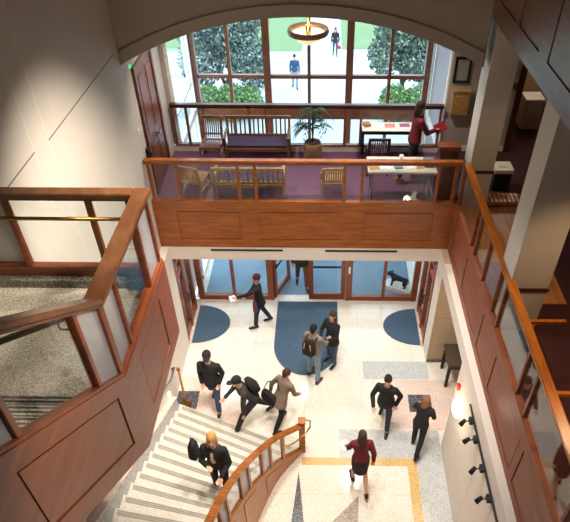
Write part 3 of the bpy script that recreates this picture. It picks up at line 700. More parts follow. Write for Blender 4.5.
# trash receptacle & bench on gallery
tb = thing('waste_bin', 'black bin with cream lid beside the dark gallery floor', 'bin', (3.86, .82, 4.0))
build(MB().box(-.17, .17, -.16, .16, 0, .42), 'body', M['black'], tb, bevel=.01); build(MB().box(-.19, .19, -.18, .18, .42, .5).box(-.09, .09, -.05, .05, .5, .515), 'lid', plain('cream_lid', (206, 198, 180), .6), tb, bevel=.01)
gbn = thing('slatted_bench', 'low orange timber slatted bench behind the gallery rail', 'bench', (3.72, .2, 4.0))
mb = MB()
for k in range(9): mb.box(-.36 + k * .085, -.3 + k * .085, -.16, .16, .12, .15)
build(mb, 'seat', M['wood_floor'], gbn); build(MB().box(-.36, .44, -.16, -.13, .07, .12).box(-.36, .44, .13, .16, .07, .12), 'frame', M['wood_floor'], gbn)
for x in (-.33, .41):
    for y in (-.13, .13): build(MB().box(x - .03, x + .03, y - .03, y + .03, 0, .07), 'leg', M['wood_floor'], gbn)
# cabinet beyond door
cab = thing('cabinet', 'cream cabinet with white top in the room beyond the dark door', 'cabinet', (5.12, 3.5, 4.0))
build(MB().box(-.2, .2, -.2, .2, .06, .78), 'body', plain('cream_metal', (176, 160, 138), .5), cab); build(MB().box(-.22, .22, -.22, .22, .78, .81), 'top', M['white'], cab); build(MB().box(-.2, .2, -.18, .18, 0, .06), 'plinth', M['black'], cab)
build(MB().box(-.17, .17, -.215, -.2, .42, .74), 'drawer', plain('cream_drawer', (186, 170, 148), .5), cab)
# alcove table
at_ = thing('side_table', 'dark olive wooden table with legs in the tan alcove', 'table', (3.2, -.95, 0))
build(MB().box(-.2, .42, -.32, .32, .72, .78), 'table_top', plain('dark_olive', (74, 60, 46), .5), at_, bevel=.005); build(MB().box(-.17, .39, -.29, .29, .6, .72), 'apron', plain('dark_olive_apron', (58, 46, 36), .5), at_)
for x in (-.15, .37):
    for y in (-.27, .27): build(MB().box(x - .03, x + .03, y - .03, y + .03, 0, .6), 'leg', M['iron'], at_)

# bulldog statue
pth = thing('statue_plinth', 'low white stone plinth in the vestibule under the bronze dog', 'plinth', (2.27, 2.04, .012), R(-28))
build(MB().box(-.36, .36, -.16, .16, 0, .14), 'block', M['stone_white'], pth, bevel=.01); build(MB().box(-.3, .3, -.164, -.16, .04, .1), 'plaque', M['stone_white'], pth)
def dog(loc, rz):
    root = thing('dog_statue', 'dark bronze bulldog statue standing on the white plinth', 'statue', loc, rz)
    b = MB()   # facing -x
    b.limb((-.18, 0, .33), .125, (.2, 0, .34), .095); b.ell((-.2, 0, .32), (.14, .15, .15)); b.ell((.24, 0, .33), (.1, .1, .11))
    b.limb((-.24, 0, .38), .1, (-.34, 0, .44), .09); b.ell((-.38, 0, .46), (.1, .1, .095)); b.ell((-.46, 0, .43), (.055, .075, .055)); b.ell((-.45, .045, .4), (.04, .035, .045)); b.ell((-.45, -.045, .4), (.04, .035, .045))
    b.ell((-.5, 0, .455), (.018, .024, .016))
    for s in (1, -1):
        b.limb((-.34, .075 * s, .53), .028, (-.31, .1 * s, .55), .016)
        b.limb((-.22, .11 * s, .28), .062, (-.24, .13 * s, .14), .04); b.limb((-.24, .13 * s, .14), .04, (-.24, .13 * s, .03), .034); b.ell((-.265, .13 * s, .025), (.05, .038, .028))
        b.limb((.24, .08 * s, .3), .075, (.2, .1 * s, .18), .048); b.limb((.2, .1 * s, .18), .048, (.28, .1 * s, .11), .034); b.limb((.28, .1 * s, .11), .034, (.26, .1 * s, .03), .028); b.ell((.235, .1 * s, .025), (.05, .034, .028))
    b.limb((.32, 0, .36), .03, (.37, 0, .34), .016)
    me = remesh(b, .014, 4, None); me.materials.append(M['bronze'])
    
    me.transform(Matrix.Scale(.7, 4)); link('body', me, root); return root
def remesh(mb, vox, smooth=3, dec=None):
    me = mb.mesh('tmp', [], smooth=False); o = bpy.data.objects.new('tmp', me); col.objects.link(o)
    m = o.modifiers.new('r', 'REMESH'); m.mode = 'VOXEL'; m.voxel_size = vox; m.use_smooth_shade = True
    if smooth:
        k = o.modifiers.new('s', 'SMOOTH'); k.iterations = smooth; k.factor = .5
    if dec:
        k = o.modifiers.new('d', 'DECIMATE'); k.ratio = dec
    dg = bpy.context.evaluated_depsgraph_get(); dg.update()
    out = bpy.data.meshes.new_from_object(o.evaluated_get(dg)); out.name = 'body'
    bpy.data.objects.remove(o); bpy.data.meshes.remove(me)
    out.materials.clear()
    for p in out.polygons: p.use_smooth = True
    return out
dog((2.29, 2.04, .152), R(-28))

# ------------------------------------------------------------------ furniture
def bench(label, loc, rz, cushion=True):
    r = thing('wooden_bench', label, 'bench', loc, rz, 'slatted lounge benches')   # faces +y, back at -y
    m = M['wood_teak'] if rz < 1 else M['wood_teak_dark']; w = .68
    mb = MB()
    for k in range(6): mb.box(-w + .03, w - .03, -.22 + k * .082, -.16 + k * .082, .38, .4)
    mb.box(-w, w, -.26, -.22, .32, .39).box(-w, w, .24, .28, .32, .39); build(mb, 'seat', m, r)
    if cushion: build(MB().box(-w + .04, w - .04, -.2, .25, .402, .455), 'cushion', M['cushion'], r, bevel=.02)
    mb = MB().bar((-w, -.3, .85), (w, -.3, .85), .04, .07).bar((-w, -.25, .46), (w, -.25, .46), .035, .05)
    for k in range(13):
        x = -w + .09 + k * (2 * w - .18) / 12; mb.bar((x, -.25, .46), (x, -.3, .83), .035, .018, (0, 1, 0))
    build(mb, 'backrest', m, r, bevel=.004)
    for sx in (-1, 1):
        build(MB().bar((sx * w, -.24, 0), (sx * w, -.3, .88), .05, .05, (0, 1, 0)), 'leg', m, r, bevel=.004); build(MB().box(sx * w - .025, sx * w + .025, .235, .285, 0, .62), 'leg', m, r, bevel=.004)
        build(MB().bar((sx * w, -.28, .63), (sx * w, .31, .64), .06, .03), 'armrest', m, r, bevel=.006)
    return r
def chair(label, loc, rz, m):
    r = thing('slatted_chair', label, 'chair', loc, rz, 'slatted lounge chairs')
    w = .21; mb = MB()
    for k in range(9): mb.box(-w + .005 + k * .048, -w + .035 + k * .048, -.2, .24, .4, .418)
    mb.box(-w, w, .22, .25, .36, .4).box(-w, w, -.22, -.19, .36, .4); build(mb, 'seat', m, r)
    mb = MB().bar((-w, -.32, .86), (w, -.32, .86), .03, .06).bar((-w, -.24, .5), (w, -.24, .5), .025, .035)
    for k in range(9):
        x = -w + .03 + k * (2 * w - .06) / 8; mb.bar((x, -.22, .42), (x, -.32, .84), .026, .014, (0, 1, 0))
    build(mb, 'backrest', m, r, bevel=.003)
    for sx in (-1, 1):
        build(MB().bar((sx * w, -.3, 0), (sx * w, -.2, .4), .035, .04, (0, 1, 0)).bar((sx * w, -.2, .4), (sx * w, -.33, .88), .035, .04, (0, 1, 0)), 'leg', m, r, bevel=.003)
        build(MB().bar((sx * w, .28, 0), (sx * w, .22, .4), .035, .04, (0, 1, 0)), 'leg', m, r, bevel=.003)
    build(MB().box(-w, w, .225, .25, .14, .17).box(-w - .01, -w + .015, -.24, .25, .16, .19).box(w - .015, w + .01, -.24, .25, .16, .19), 'stretcher', m, r)
    return r
bench('pale slatted bench with its back to the bridge front rail', (-1.24, .56, 4.0), 0).scale = (1, 1, .84)
bench('slatted bench with plum cushion against the window rail', (-1.2, 1.93, 4.0), pi)
chair('pale slatted chair angled by the end of the front bench', (-2.36, .58, 4.0), R(-14), M['wood_teak']).scale = (1, 1, .84)
chair('pale slatted chair alone between front bench and folding table', (.42, .58, 4.0), R(4), M['wood_teak']).scale = (1, 1, .84)
chair('slatted chair against the window rail beside the cushioned bench', (-2.22, 1.9, 4.0), R(178), M['wood_teak_dark'])
chair('dark slatted chair pulled up to the window desk', (1.38, 1.52, 4.0), R(0), M['wood_dark'])
# plant
pp = thing('potted_palm', 'dark green potted palm in a woven basket by the window rail', 'plant', (0, 1.86, 4.0))
build(MB().lathe([(0, 0), (.16, 0), (.2, .18), (.2, .38), (.18, .46), (.17, .46), (.17, .43), (0, .43)]), 'basket', M['wicker'], pp, smooth=True)
build(MB().lathe([(0, .43), (.168, .43), (0, .45)]), 'soil', M['soil'], pp)
mb = MB(); ml = MB()
for k in range(22):
    a = random.uniform(0, 2 * pi); L = random.uniform(.36, .5); h0 = random.uniform(.85, 1.5); dr = random.uniform(.1, .42)
    pts = [Vector((0, 0, .43)), Vector((.02 * cos(a), .02 * sin(a), h0 * .8))]
    for i in range(2, 9):
        t = (i - 1) / 7; ry = .8 if sin(a) > 0 else 1.0
        pts.append(Vector((L * t * cos(a), L * t * ry * sin(a) * .8, h0 * .8 + .55 * t - (.25 + dr) * t * t * 1.3)))
    mb.tube(pts, [.008 * (1 - i / 10) for i in range(9)], 5)
    side = Vector((-sin(a), cos(a), 0))
    for i in range(2, 9):
        for s in (1, -1):
            p = pts[i]; d_ = (pts[i] - pts[i - 1]).normalized(); w = .2 * (1 - abs(i / 8 - .45))
            tip = p + side * s * w * .75 + d_ * w * .8 - Vector((0, 0, w * .45)); n_ = d_ * .018
            ml.quad(p - n_, p + n_, tip + n_ * .2, tip - n_ * .2)
build(mb, 'stem', M['palm'], pp, smooth=True); build(ml, 'frond', M['palm'], pp)
# folding table on the bridge
ft = thing('folding_table', 'white topped folding table covered in papers behind the bridge rail', 'table', (1.75, .42, 4.0))
build(MB().box(-.66, .66, -.3, .3, .71, .75), 'table_top', plain('table_laminate', (214, 206, 190), .45), ft, bevel=.006)
for x in (-.56, .56):
    build(MB().tube([(x, -.24, 0), (x, -.24, .71)], .015, 8).tube([(x, .24, 0), (x, .24, .71)], .015, 8).tube([(x, -.24, .1), (x, .24, .1)], .012, 8), 'leg', M['steel'], ft, smooth=True)
    build(MB().tube([(x, 0, .7), (x * .55, 0, .62), (x * .55, 0, .7)], .01, 6), 'brace', M['iron'], ft, smooth=True)
def sheet(name, label, x, y, z, w, d_, rz, m, h=.004, grp=None):
    o = tag(build(MB().box(-w / 2, w / 2, -d_ / 2, d_ / 2, 0, h), name, m), label, 'paper' if h < .02 else 'box', grp); o.location = (x, y, z); o.rotation_euler = (0, 0, rz); return o
kraft = plain('kraft', (176, 130, 86), .8); greyb = plain('grey_card', (120, 124, 132), .7)
sheet('paper_sheet', 'buff sheet at the table end nearest the lone chair', 1.2, .35, 4.75, .2, .28, .2, kraft)
sheet('paper_sheet', 'white sheet beside the buff sheet on the folding table', 1.45, .4, 4.75, .2, .28, -.1, M['paper'])
sheet('book', 'blue-grey booklet in the middle of the folding table', 1.68, .36, 4.75, .16, .22, .1, M['bluebox'], .03)
sheet('paper_sheet', 'white sheet just right-of-centre on the folding table'.replace('right-of-centre', 'past the booklet'), 1.92, .42, 4.75, .21, .28, .3, M['paper'])
sheet('paper_sheet', 'small buff card near the grey box on the folding table', 2.1, .3, 4.75, .14, .1, .1, kraft)
sheet('storage_box', 'grey box at the lectern end of the folding table', 2.28, .42, 4.75, .2, .24, 0, greyb, .1)
tag(build(MB().lathe([(0, 0), (.03, 0), (.04, .1), (.036, .1), (.028, .01), (0, .01)], (1.76, .6, 4.751)), 'paper_cup', M['paper'], smooth=True), 'small white cup at the back of the folding table', 'cup')
# desk at window rail
dk = thing('writing_desk', 'white topped desk with black frame against the window rail', 'desk', (1.68, 2.0, 4.0))
build(MB().box(-.62, .62, -.2, .22, .72, .75), 'desk_top', M['white'], dk); build(MB().box(-.63, .63, -.225, -.2, .68, .75), 'front_edge', M['iron'], dk)
for x in (-.59, .59):
    for y in (-.18, .19): build(MB().box(x - .018, x + .018, y - .018, y + .018, 0, .72), 'leg', M['iron'], dk)
sheet('paper_sheet', 'pink sheet on the window desk', 1.66, 2.06, 4.75, .22, .18, 0, M['pinkpaper'])
sheet('paper_sheet', 'mauve sheet on the window desk', 1.98, 2.08, 4.75, .22, .16, 0, M['mauve'])
sheet('desk_tray', 'small tan tray at the corner of the window desk', 1.16, 2.06, 4.75, .14, .16, .3, kraft, .06)
# seat on the far gallery etc.

# ------------------------------------------------------------------ outdoors
ZG = -3.0
ground = struct(B(-45, 45, 4.75, 90, ZG - .2, ZG), 'ground_outside', M['paving'], 'pale paved ground outside the window', 'ground')
tag(build(MB().prism([(-30, 28), (-1.2, 28), (-.5, 40), (-.2, 60), (-30, 60)], ZG, ZG + .03), 'lawn', M['lawn']), 'green lawn beside the pale path, on the stair side', 'lawn', kind='structure')
tag(build(MB().prism([(1.4, 28.4), (30, 29.4), (30, 60), (1.6, 60)], ZG, ZG + .03), 'lawn', M['lawn']), 'green lawn beside the pale path, on the gallery side', 'lawn', kind='structure')
tag(build(B(-45, 45, 60, 60.5, ZG, 14), 'hedge_backdrop', M['leaf_shrub']), 'distant green hedge wall beyond the lawns', 'hedge', kind='structure')
def tree(name, label, cat, loc, blobs, n, leaf, trunk=None, sz=.14):
    r = thing(name, label, cat, loc)
    mb = MB()
    for i in range(n):
        (cx, cy, cz, rx, ry, rz) = random.choices(blobs, [b[3] * b[4] * b[5] for b in blobs])[0]
        while True:
            v = Vector((random.uniform(-1, 1), random.uniform(-1, 1), random.uniform(-1, 1)))
            if .3 < v.length < 1: break
        p = Vector((cx + v.x * rx, cy + v.y * ry, cz + v.z * rz)); s = sz * random.uniform(.6, 1.4)
        a = Vector((random.gauss(0, 1), random.gauss(0, 1), random.gauss(0, 1))).normalized(); b = a.orthogonal().normalized()
        q = a.cross(b)
        mb.quad(p - a * s, p + b * s * .45, p + a * s, p - b * s * .45)
    build(mb, 'foliage', leaf, r)
    if trunk:
        t = MB()
        for pts, rr in trunk: t.tube(pts, rr, 8)
        build(t, 'trunk', M['bark'], r, smooth=True)
    return r
tree('tree', 'bluish tree with forked trunk outside, stair side of the path', 'tree', (-4.6, 19.5, ZG),
     [(-1.3, 0, 2.6, 1.2, 1.0, 1.3), (.9, 0, 2.9, 1.2, 1.0, 1.3), (-.2, 0, 4.3, 2.0, 1.2, 1.2), (-1.5, .3, 4.4, 1.3, 1, 1.3), (1.3, 0, 1.9, .8, .8, .9), (.9, .4, 4.9, 1.4, 1, 1.1)], 10500, M['leaf_tree'],
     [([(-.3, 0, 0), (-.2, 0, 1.0), (.0, 0, 1.8), (.5, 0, 2.8), (.9, 0, 3.8)], [.16, .13, .11, .08, .04]), ([(-.15, 0, 1.2), (-.6, .1, 2.2), (-.8, .1, 3.4)], [.1, .07, .03]), ([(.05, 0, 1.9), (-.1, -.2, 3.0), (.1, -.2, 4.2)], [.07, .05, .02]), ([(.2, 0, 2.2), (1.0, -.1, 2.9)], [.06, .02])], .11)
tree('tree', 'leafy green-blue tree outside, gallery side of the path', 'tree', (3.8, 19.5, ZG),
     [(-.5, 0, 2.9, .9, 1.0, 1.0), (1.1, 0, 2.9, 1.2, 1.0, 1.3), (.5, 0, 4.2, 1.7, 1.1, 1.1), (1.8, .3, 4.2, 1.2, 1, 1.3), (1.8, 0, 2.2, .8, .8, 1.0)], 10000, M['leaf_tree2'],
     [([(.4, 0, 0), (.5, 0, 1.2), (.3, 0, 2.4), (0, 0, 3.6)], [.15, .12, .09, .04]), ([(.45, 0, 1.4), (1.0, 0, 2.4), (1.5, 0, 3.2)], [.09, .06, .03])], .11)
tree('shrub', 'light green shrub under the tree on the stair side', 'shrub', (-4.9, 18.4, ZG), [(-.7, 0, .8, .9, .7, 1.0), (.5, 0, .85, .9, .7, 1.05), (1.4, .2, .8, .7, .6, .95)], 5200, M['leaf_shrub'], [([(0, 0, 0), (0, 0, .8)], [.05, .03])], .09)
tree('shrub', 'light green shrub under the tree on the gallery side', 'shrub', (4.3, 18.4, ZG), [(-.5, 0, .85, .8, .7, 1.05), (.7, 0, .85, .9, .7, 1.05)], 4200, M['leaf_shrub'], [([(0, 0, 0), (0, 0, .8)], [.05, .03])], .09)
tree('shrub', 'slender shrub outside the bay beside the picture frame wall', 'shrub', (3.6, 8.2, ZG), [(0, 0, 5.0, .16, .16, .8), (.05, 0, 4.0, .2, .2, .8)], 160, M['leaf_shrub'], [([(0, 0, 0), (0, 0, 5.4)], [.03, .01])], .07)
ob = thing('garden_bench', 'white slatted bench outside between tree and path', 'bench', (-3.3, 20.4, ZG), R(10))
mb = MB()
for k in range(6): mb.box(-.5, .5, -.2 + k * .075, -.14 + k * .075, .42, .45)
build(mb, 'seat', M['white'], ob); mb = MB()
for k in range(8): mb.box(-.48 + k * .13, -.42 + k * .13, -.24, -.2, .42, 1.0)
build(mb.box(-.5, .5, -.25, -.19, .95, 1.02), 'backrest', M['white'], ob)
for x in (-.45, .45):
    for y in (-.2, .2): build(MB().box(x - .03, x + .03, y - .03, y + .03, 0, .42), 'leg', M['white'], ob)

# ------------------------------------------------------------------ people
SKIN = plain('skin', (206, 160, 134), .55, var=.05); SKIN2 = plain('skin_deep', (150, 106, 82), .55, var=.05)
def cloth(n, c, r=.85): return plain('cloth_' + n, c, r, var=.18, scale=14)
HB, HBR, HBL, HDK = cloth('hair_black', (26, 22, 20)), cloth('hair_brown', (66, 42, 28)), cloth('hair_blond', (186, 140, 78)), cloth('hair_dark', (44, 28, 22))
EYE = plain('eye_dark', (30, 24, 20), .3); LIP = plain('lip', (160, 92, 84), .5)
def person(label, loc, face, legs, arms, lean=0.0, H=1.72, head=(0, 0), skin=SKIN, hair=HB, longhair=0, top=None, bottom=None, shoe=None, skirt=None,
           hat=None, coat=0.0, female=False, roll=0.0, sleeve=1.0, shirt=None, tight=0.0, lift=0.0):
    """face: heading in degrees (0 = +y). legs: ((hip, knee, spread) left, right) in degrees, hip forward positive, knee = shank angle from down.
    arms: ((flex, spread, forearm flex, forearm inward) ...) absolute. head: (yaw, pitch)."""
    k = H / 1.72; root = thing('person', label, 'person', loc, R(face))
    ln_ = R(lean)
    upv = Vector((0, sin(ln_), cos(ln_))); fwv = Vector((0, cos(ln_), -sin(ln_))); X = Vector((1, 0, 0))
    def d(flex, spread, side):
        a, b = R(flex), R(spread); return Vector((side * sin(b), sin(a) * cos(b), -cos(a) * cos(b)))
    pel = Vector((0, 0, 0)); J = {}
    for n, sd, (h, kn, sp) in zip('LR', (-1, 1), legs):
        hip = pel + Vector((sd * .088, 0, -.02)) * k
        knee = hip + d(h, sp, sd) * .43 * k; ank = knee + d(kn, sp * .5, sd) * .41 * k
        fa = R(max(0, -kn) * -.6 if kn < 0 else 0)
        toe = ank + Vector((sd * .025, .17 * cos(R(min(0, kn)) * .9), -.055 + .17 * sin(R(min(0, kn)) * .9))) * k
        heel = ank + Vector((0, -.045, -.05)) * k
        J[n] = (hip, knee, ank, heel, toe)
    low = min(min(j[3].z, j[4].z) for j in J.values()) - .028 * k
    off = Vector((0, 0, -low + lift))
    pel = pel + off; J = {n: tuple(p + off for p in j) for n, j in J.items()}
    T = lambda z, y=0, x=0: pel + (upv * z + fwv * y + X * x) * k
    w = .93 if female else 1.0
    # torso sections
    def torso(mb, e):
        s = [(-.09, .09, .08), (-.05, .15, .105), (.0, .165 if not female else .17, .112), (.1, .15 * w, .1), (.2, .135 * w, .092), (.3, .15 * w, .105), (.4, .165 * w, .108), (.46, .165 * w, .095), (.5, .12 * w, .075), (.535, .06, .06)]
        mb.loft([(T(z, .01 if .25 < z < .45 else 0), X * ((a + e) * k), fwv * ((b + e) * k)) for z, a, b in s])
    SH = {n: T(.455, -.005, sd * .175 * w) for n, sd in zip('LR', (-1, 1))}
    A = {}
    for n, sd, (fl, sp, ff, fi) in zip('LR', (-1, 1), arms):
        el = SH[n] + d(fl, sp, sd) * .285 * k; wr_ = el + d(ff, -fi, sd) * .245 * k
        A[n] = (SH[n], el, wr_)
    # head frame
    hy, hp = R(head[0]), R(head[1])
    hup = (Matrix.Rotation(hy, 3, 'Z') @ Matrix.Rotation(-hp, 3, 'X')) @ (Vector((0, sin(ln_ * .4), cos(ln_ * .4)))); hf = (Matrix.Rotation(hy, 3, 'Z') @ Matrix.Rotation(-hp, 3, 'X')) @ Vector((0, cos(ln_ * .4), -sin(ln_ * .4))); hx = hf.cross(hup)
    nb = T(.52); chin = nb + (upv * .05 + hup * .025) * k
    Hd = lambda z, y=0, x=0: chin + (hup * z + hf * y + hx * x) * k
    body = MB()
    torso(body, -.012)
    body.limb(T(.47), .06 * k, Hd(.07, -.02), .052 * k)
    body.loft([(Hd(z, y), hx * (a * k), hf * (b * k)) for z, y, a, b in [(-.005, .05, .02, .02), (.01, .045, .042, .045), (.04, .022, .056, .066), (.08, .006, .066, .082), (.12, 0, .072, .09), (.165, -.008, .07, .088), (.2, -.01, .054, .07), (.222, -.012, .03, .04), (.23, -.012, .008, .01)]])
    body.limb(Hd(.115, .088), .009 * k, Hd(.078, .104), .013 * k)
    for sd in (-1, 1): body.ell(Hd(.095, -.005, sd * .074), (.012 * k, .02 * k, .03 * k))
    for n, sd in zip('LR', (-1, 1)):
        s_, el, wr_ = A[n]; body.limb(s_, .05 * k, el, .038 * k); body.limb(el, .038 * k, wr_, .027 * k)
        fd = (wr_ - el).normalized(); side = Vector((1, 0, 0)) if abs(fd.x) < .8 else Vector((0, 1, 0))
        pal = fd.cross(side).normalized(); side = pal.cross(fd).normalized()      # palm normal, across
        if pal.dot(Vector((-sd, 0, 0)) + Vector((0, .3, 0))) < 0: pal = -pal
        kn_ = wr_ + fd * .085 * k
        body.loft([(wr_ + fd * t * k, side * (a * k), pal * (b * k)) for t, a, b in ((0, .025, .02), (.03, .034, .018), (.07, .042, .016), (.092, .038, .014))], 10)
        for i, L in enumerate((.062, .072, .068, .05)):
            b0 = kn_ + side * ((-.03 + .02 * i) * k); b1 = b0 + (fd * .9 + pal * .35).normalized() * L * .5 * k; b2 = b1 + (fd * .55 + pal * .8).normalized() * L * .5 * k
            body.limb(b0, .0105 * k, b1, .0095 * k); body.limb(b1, .0095 * k, b2, .008 * k)
        t0 = wr_ + fd * .03 * k - side * .03 * k; t1 = t0 + (fd * .6 - side * .6 + pal * .4).normalized() * .04 * k; t2 = t1 + (fd * .9 + pal * .4).normalized() * .032 * k
        body.limb(t0, .014 * k, t1, .012 * k); body.limb(t1, .012 * k, t2, .0095 * k)
        hip, knee, ank, heel, toe = J[n]
        body.limb(hip, .078 * k, knee, .05 * k); body.limb(knee, .05 * k, lerp(knee, ank, .35), .05 * k); body.limb(lerp(knee, ank, .35), .05 * k, ank, .034 * k); body.limb(ank, .03 * k, lerp(heel, toe, .6), .02 * k)
    me = remesh(body, .0085, 2, .35); me.materials.append(skin); link('body', me, root)
    for sd in (-1, 1): build(MB().ell(Hd(.112, .083, sd * .031), (.011 * k, .008 * k, .007 * k), seg=8, rings=6), 'eye', EYE, root, smooth=True)
    build(MB().tube([Hd(.045, .083, -.022), Hd(.043, .09, 0), Hd(.045, .083, .022)], .006 * k, 6), 'mouth', LIP, root, smooth=True)
    # trousers / skirt
    if bottom:
        mb = MB(); mb.loft([(T(z), X * (a * k), fwv * (b * k)) for z, a, b in ((-.1, .11, .09), (-.05, .165, .12), (0, .175, .122), (.08, .16, .112))])
        for n in 'LR':
            hip, knee, ank, heel, toe = J[n]; mb.limb(hip, .094 * k, knee, .066 * k); mb.limb(knee, .066 * k, lerp(knee, ank, .92), .056 * k)
        m_ = remesh(mb, .014, 3, .5); m_.materials.append(bottom); link('trousers', m_, root)
    if skirt:
        mb = MB(); mid = lerp(J['L'][1], J['R'][1], .5); w2 = abs(J['L'][1].y - J['R'][1].y) / 2 + .1 * k
        mb.loft([(mid + Vector((0, 0, .04)), X * .16 * k, Vector((0, 1, 0)) * w2), (T(-.12), X * .185 * k, fwv * .15 * k), (T(0), X * .178 * k, fwv * .125 * k), (T(.1), X * .15 * k, fwv * .108 * k)])
        m_ = remesh(mb, .014, 3, .5); m_.materials.append(skirt); link('skirt', m_, root)
    # shoes
    for n in 'LR':
        hip, knee, ank, heel, toe = J[n]; mb = MB(); mb.limb(heel, .04 * k, lerp(heel, toe, .55), .042 * k); mb.limb(lerp(heel, toe, .5), .042 * k, toe, .032 * k); mb.limb(lerp(ank, heel, .3), .043 * k, lerp(heel, toe, .3), .04 * k)
        m_ = remesh(mb, .01, 2, .6); m_.materials.append(shoe or M['black']); link('shoe', m_, root)
    # top
    mb = MB(); torso(mb, .016 - tight)
    if coat:
        mb.loft([(T(-.1 - coat), X * .2 * k, fwv * .16 * k), (T(-.05), X * .19 * k, fwv * .14 * k), (T(.12), X * .165 * k, fwv * .118 * k)])
    for n in 'LR':
        s_, el, wr_ = A[n]; mb.limb(s_, .068 * k - tight * k, el, .054 * k - tight * k); mb.limb(el, .054 * k - tight * k, lerp(el, wr_, sleeve * .97), .042 * k - tight * k)
        mb.limb(T(.45, 0, 0), .07 * k, s_, .066 * k - tight * k)
    m_ = remesh(mb, .013, 3, .5); m_.materials.append(top); link('jacket', m_, root)
    if shirt:
        mb = MB().ell(T(.34, .085), (.055 * k, .062 * k, .17 * k)); build(mb, 'shirt_front', shirt, root, smooth=True)
    # hair / hat
    if hat != 'beanie':
        mb = MB().ell(Hd(.147, -.008), (.084 * k, .102 * k, .098 * k), Matrix((hx, hf, hup)).transposed())
        if longhair:
            mb.limb(Hd(.1, -.05, 0), .075 * k, Hd(.1 - longhair, -.085), .065 * k); mb.limb(Hd(.1, -.02, .055), .035 * k, Hd(.1 - longhair * .9, -.04, .075), .03 * k); mb.limb(Hd(.1, -.02, -.055), .035 * k, Hd(.1 - longhair * .9, -.04, -.075), .03 * k)
        else: mb.limb(Hd(.1, -.05), .06 * k, Hd(.06, -.05), .05 * k)
        m_ = remesh(mb, .012, 3, .5); m_.materials.append(hair); link('hair', m_, root)
    if hat:
        kind, hm = ('beanie', hat[1]) if hat[0] == 'beanie' else ('cap', hat[1])
        hmx = Matrix((hx, hf, hup)).transposed()
        mb = MB().ell(Hd(.155, -.012), (.09 * k, .106 * k, .098 * k), hmx)
        if kind == 'cap': mb.ell(Hd(.15, .12), (.07 * k, .08 * k, .014 * k), hmx)
        else: mb.ell(Hd(.14, -.01), (.096 * k, .112 * k, .035 * k), hmx)
        m_ = remesh(mb, .011, 3, .6); m_.materials.append(hm); link('hat', m_, root)
    bpy.context.view_layer.update()
    mw = Matrix.Translation(Vector(loc)) @ Matrix.Rotation(R(face), 4, 'Z')
    return dict(root=root, hand={n: mw @ (A[n][2] + (A[n][2] - A[n][1]).normalized() * .1) for n in 'LR'}, back=mw @ T(.3, -.16), up=upv, hip={n: mw @ T(.02, 0, sd * .2) for n, sd in zip('LR', (-1, 1))}, face=face, lean=lean, T=lambda *a: mw @ T(*a))
def bag(name, label, loc, size, rz, mat, strap=None, tilt=0, cat='bag'):
    r = thing(name, label, cat, loc, rz); r.rotation_euler = (tilt, 0, rz)
    w, d_, h = size; mb = MB().ell((0, 0, 0), (1, 1, 1), seg=20, rings=14)
    sp_ = lambda v: math.copysign(abs(v) ** .55, v)
    for v in mb.bm.verts:
        c = v.co; v.co = Vector((sp_(c.x) * w / 2, sp_(c.y) * d_ / 2, sp_(c.z) * h / 2 * (1 - .0 * c.x)))
        v.co.x *= 1 - .22 * (v.co.z / h); v.co.y *= 1 - .3 * (v.co.z / h)
    build(mb, 'body', mat, r, smooth=True)
    if strap: build(MB().tube([Vector(p) for p in strap], .011, 6), 'strap', mat, r, smooth=True)
    return r
BLK, JEAN, JEAN2, DKT = cloth('black', (26, 26, 30)), cloth('denim', (62, 78, 106)), cloth('pale_denim', (128, 146, 162)), cloth('dark_trousers', (38, 36, 42))
GREYB, MAROON, PURPLE, TAN, CHAR = cloth('grey_beige', (134, 122, 112)), cloth('maroon', (112, 24, 36)), cloth('purple', (96, 44, 66)), cloth('taupe', (132, 114, 98)), cloth('charcoal', (54, 50, 50))

p = person('person in purple beanie and black jacket walking by the front doors', (-1.29, .66, 0), 100, ((14, 6, 2), (-10, -26, 2)), ((70, 8, 80, 0), (20, 10, 55, 25)), 4, 1.62, (10, -6), hair=HDK, top=BLK, bottom=cloth('navy_trousers', (36, 42, 62)), hat=('beanie', PURPLE), female=True, coat=.05)
h = p['hand']['L']; sheet('paper_sheet', 'pale leaflet held out by the person in purple beanie', h.x - .02, h.y, h.z - .01, .15, .2, .4, M['paper'])
q = p['hip']['L']; bag('handbag', 'plum handbag at the side of the person in purple beanie', (q.x - .1, q.y - .13, q.z + .02), (.28, .1, .24), R(100), PURPLE, [(-.1, 0, .09), (-.07, 0, .3), (0, 0, .48), (.07, 0, .3), (.1, 0, .09)])
p = person('person in grey-beige jacket and pale jeans standing back-turned on the mat', (.05, -1.02, 0), -28, ((7, 2, 4), (-5, -8, 7)), ((8, 12, 18, 8), (25, 12, 70, 10)), 3, 1.66, (-8, -4), hair=HB, top=GREYB, bottom=JEAN2, shoe=cloth('brown_shoe', (66, 54, 46)))
bk = p['T'](.3, -.2); r_ = bag('backpack', 'black backpack with orange strips on the grey-beige jacket', bk, (.3, .16, .44), R(-28), BLK, None)
for x in (-.07, .07): build(MB().tube([(x, -.083, -.17), (x * 1.15, -.09, 0), (x * .9, -.083, .17)], .012, 6), 'orange_strip', M['orange'], r_, smooth=True)
build(MB().box(-.11, .11, -.105, -.075, -.18, .0), 'front_pocket', BLK, r_, bevel=.015)
for x in (-.1, .1): build(MB().tube([(x, .07, .18), (x * 1.1, .16, .2), (x * 1.1, .24, .1)], .016, 6), 'strap', BLK, r_, smooth=True)
p = person('person with long brown hair in black coat holding papers on the mat', (.47, -.56, .016), 140, ((5, 0, 3), (-4, -8, 4)), ((25, 14, 85, 30), (30, 10, 95, 35)), 2, 1.6, (12, -12), hair=HBR, longhair=.24, top=BLK, bottom=JEAN, female=True, coat=.1)
h = (p['hand']['L'] + p['hand']['R']) / 2
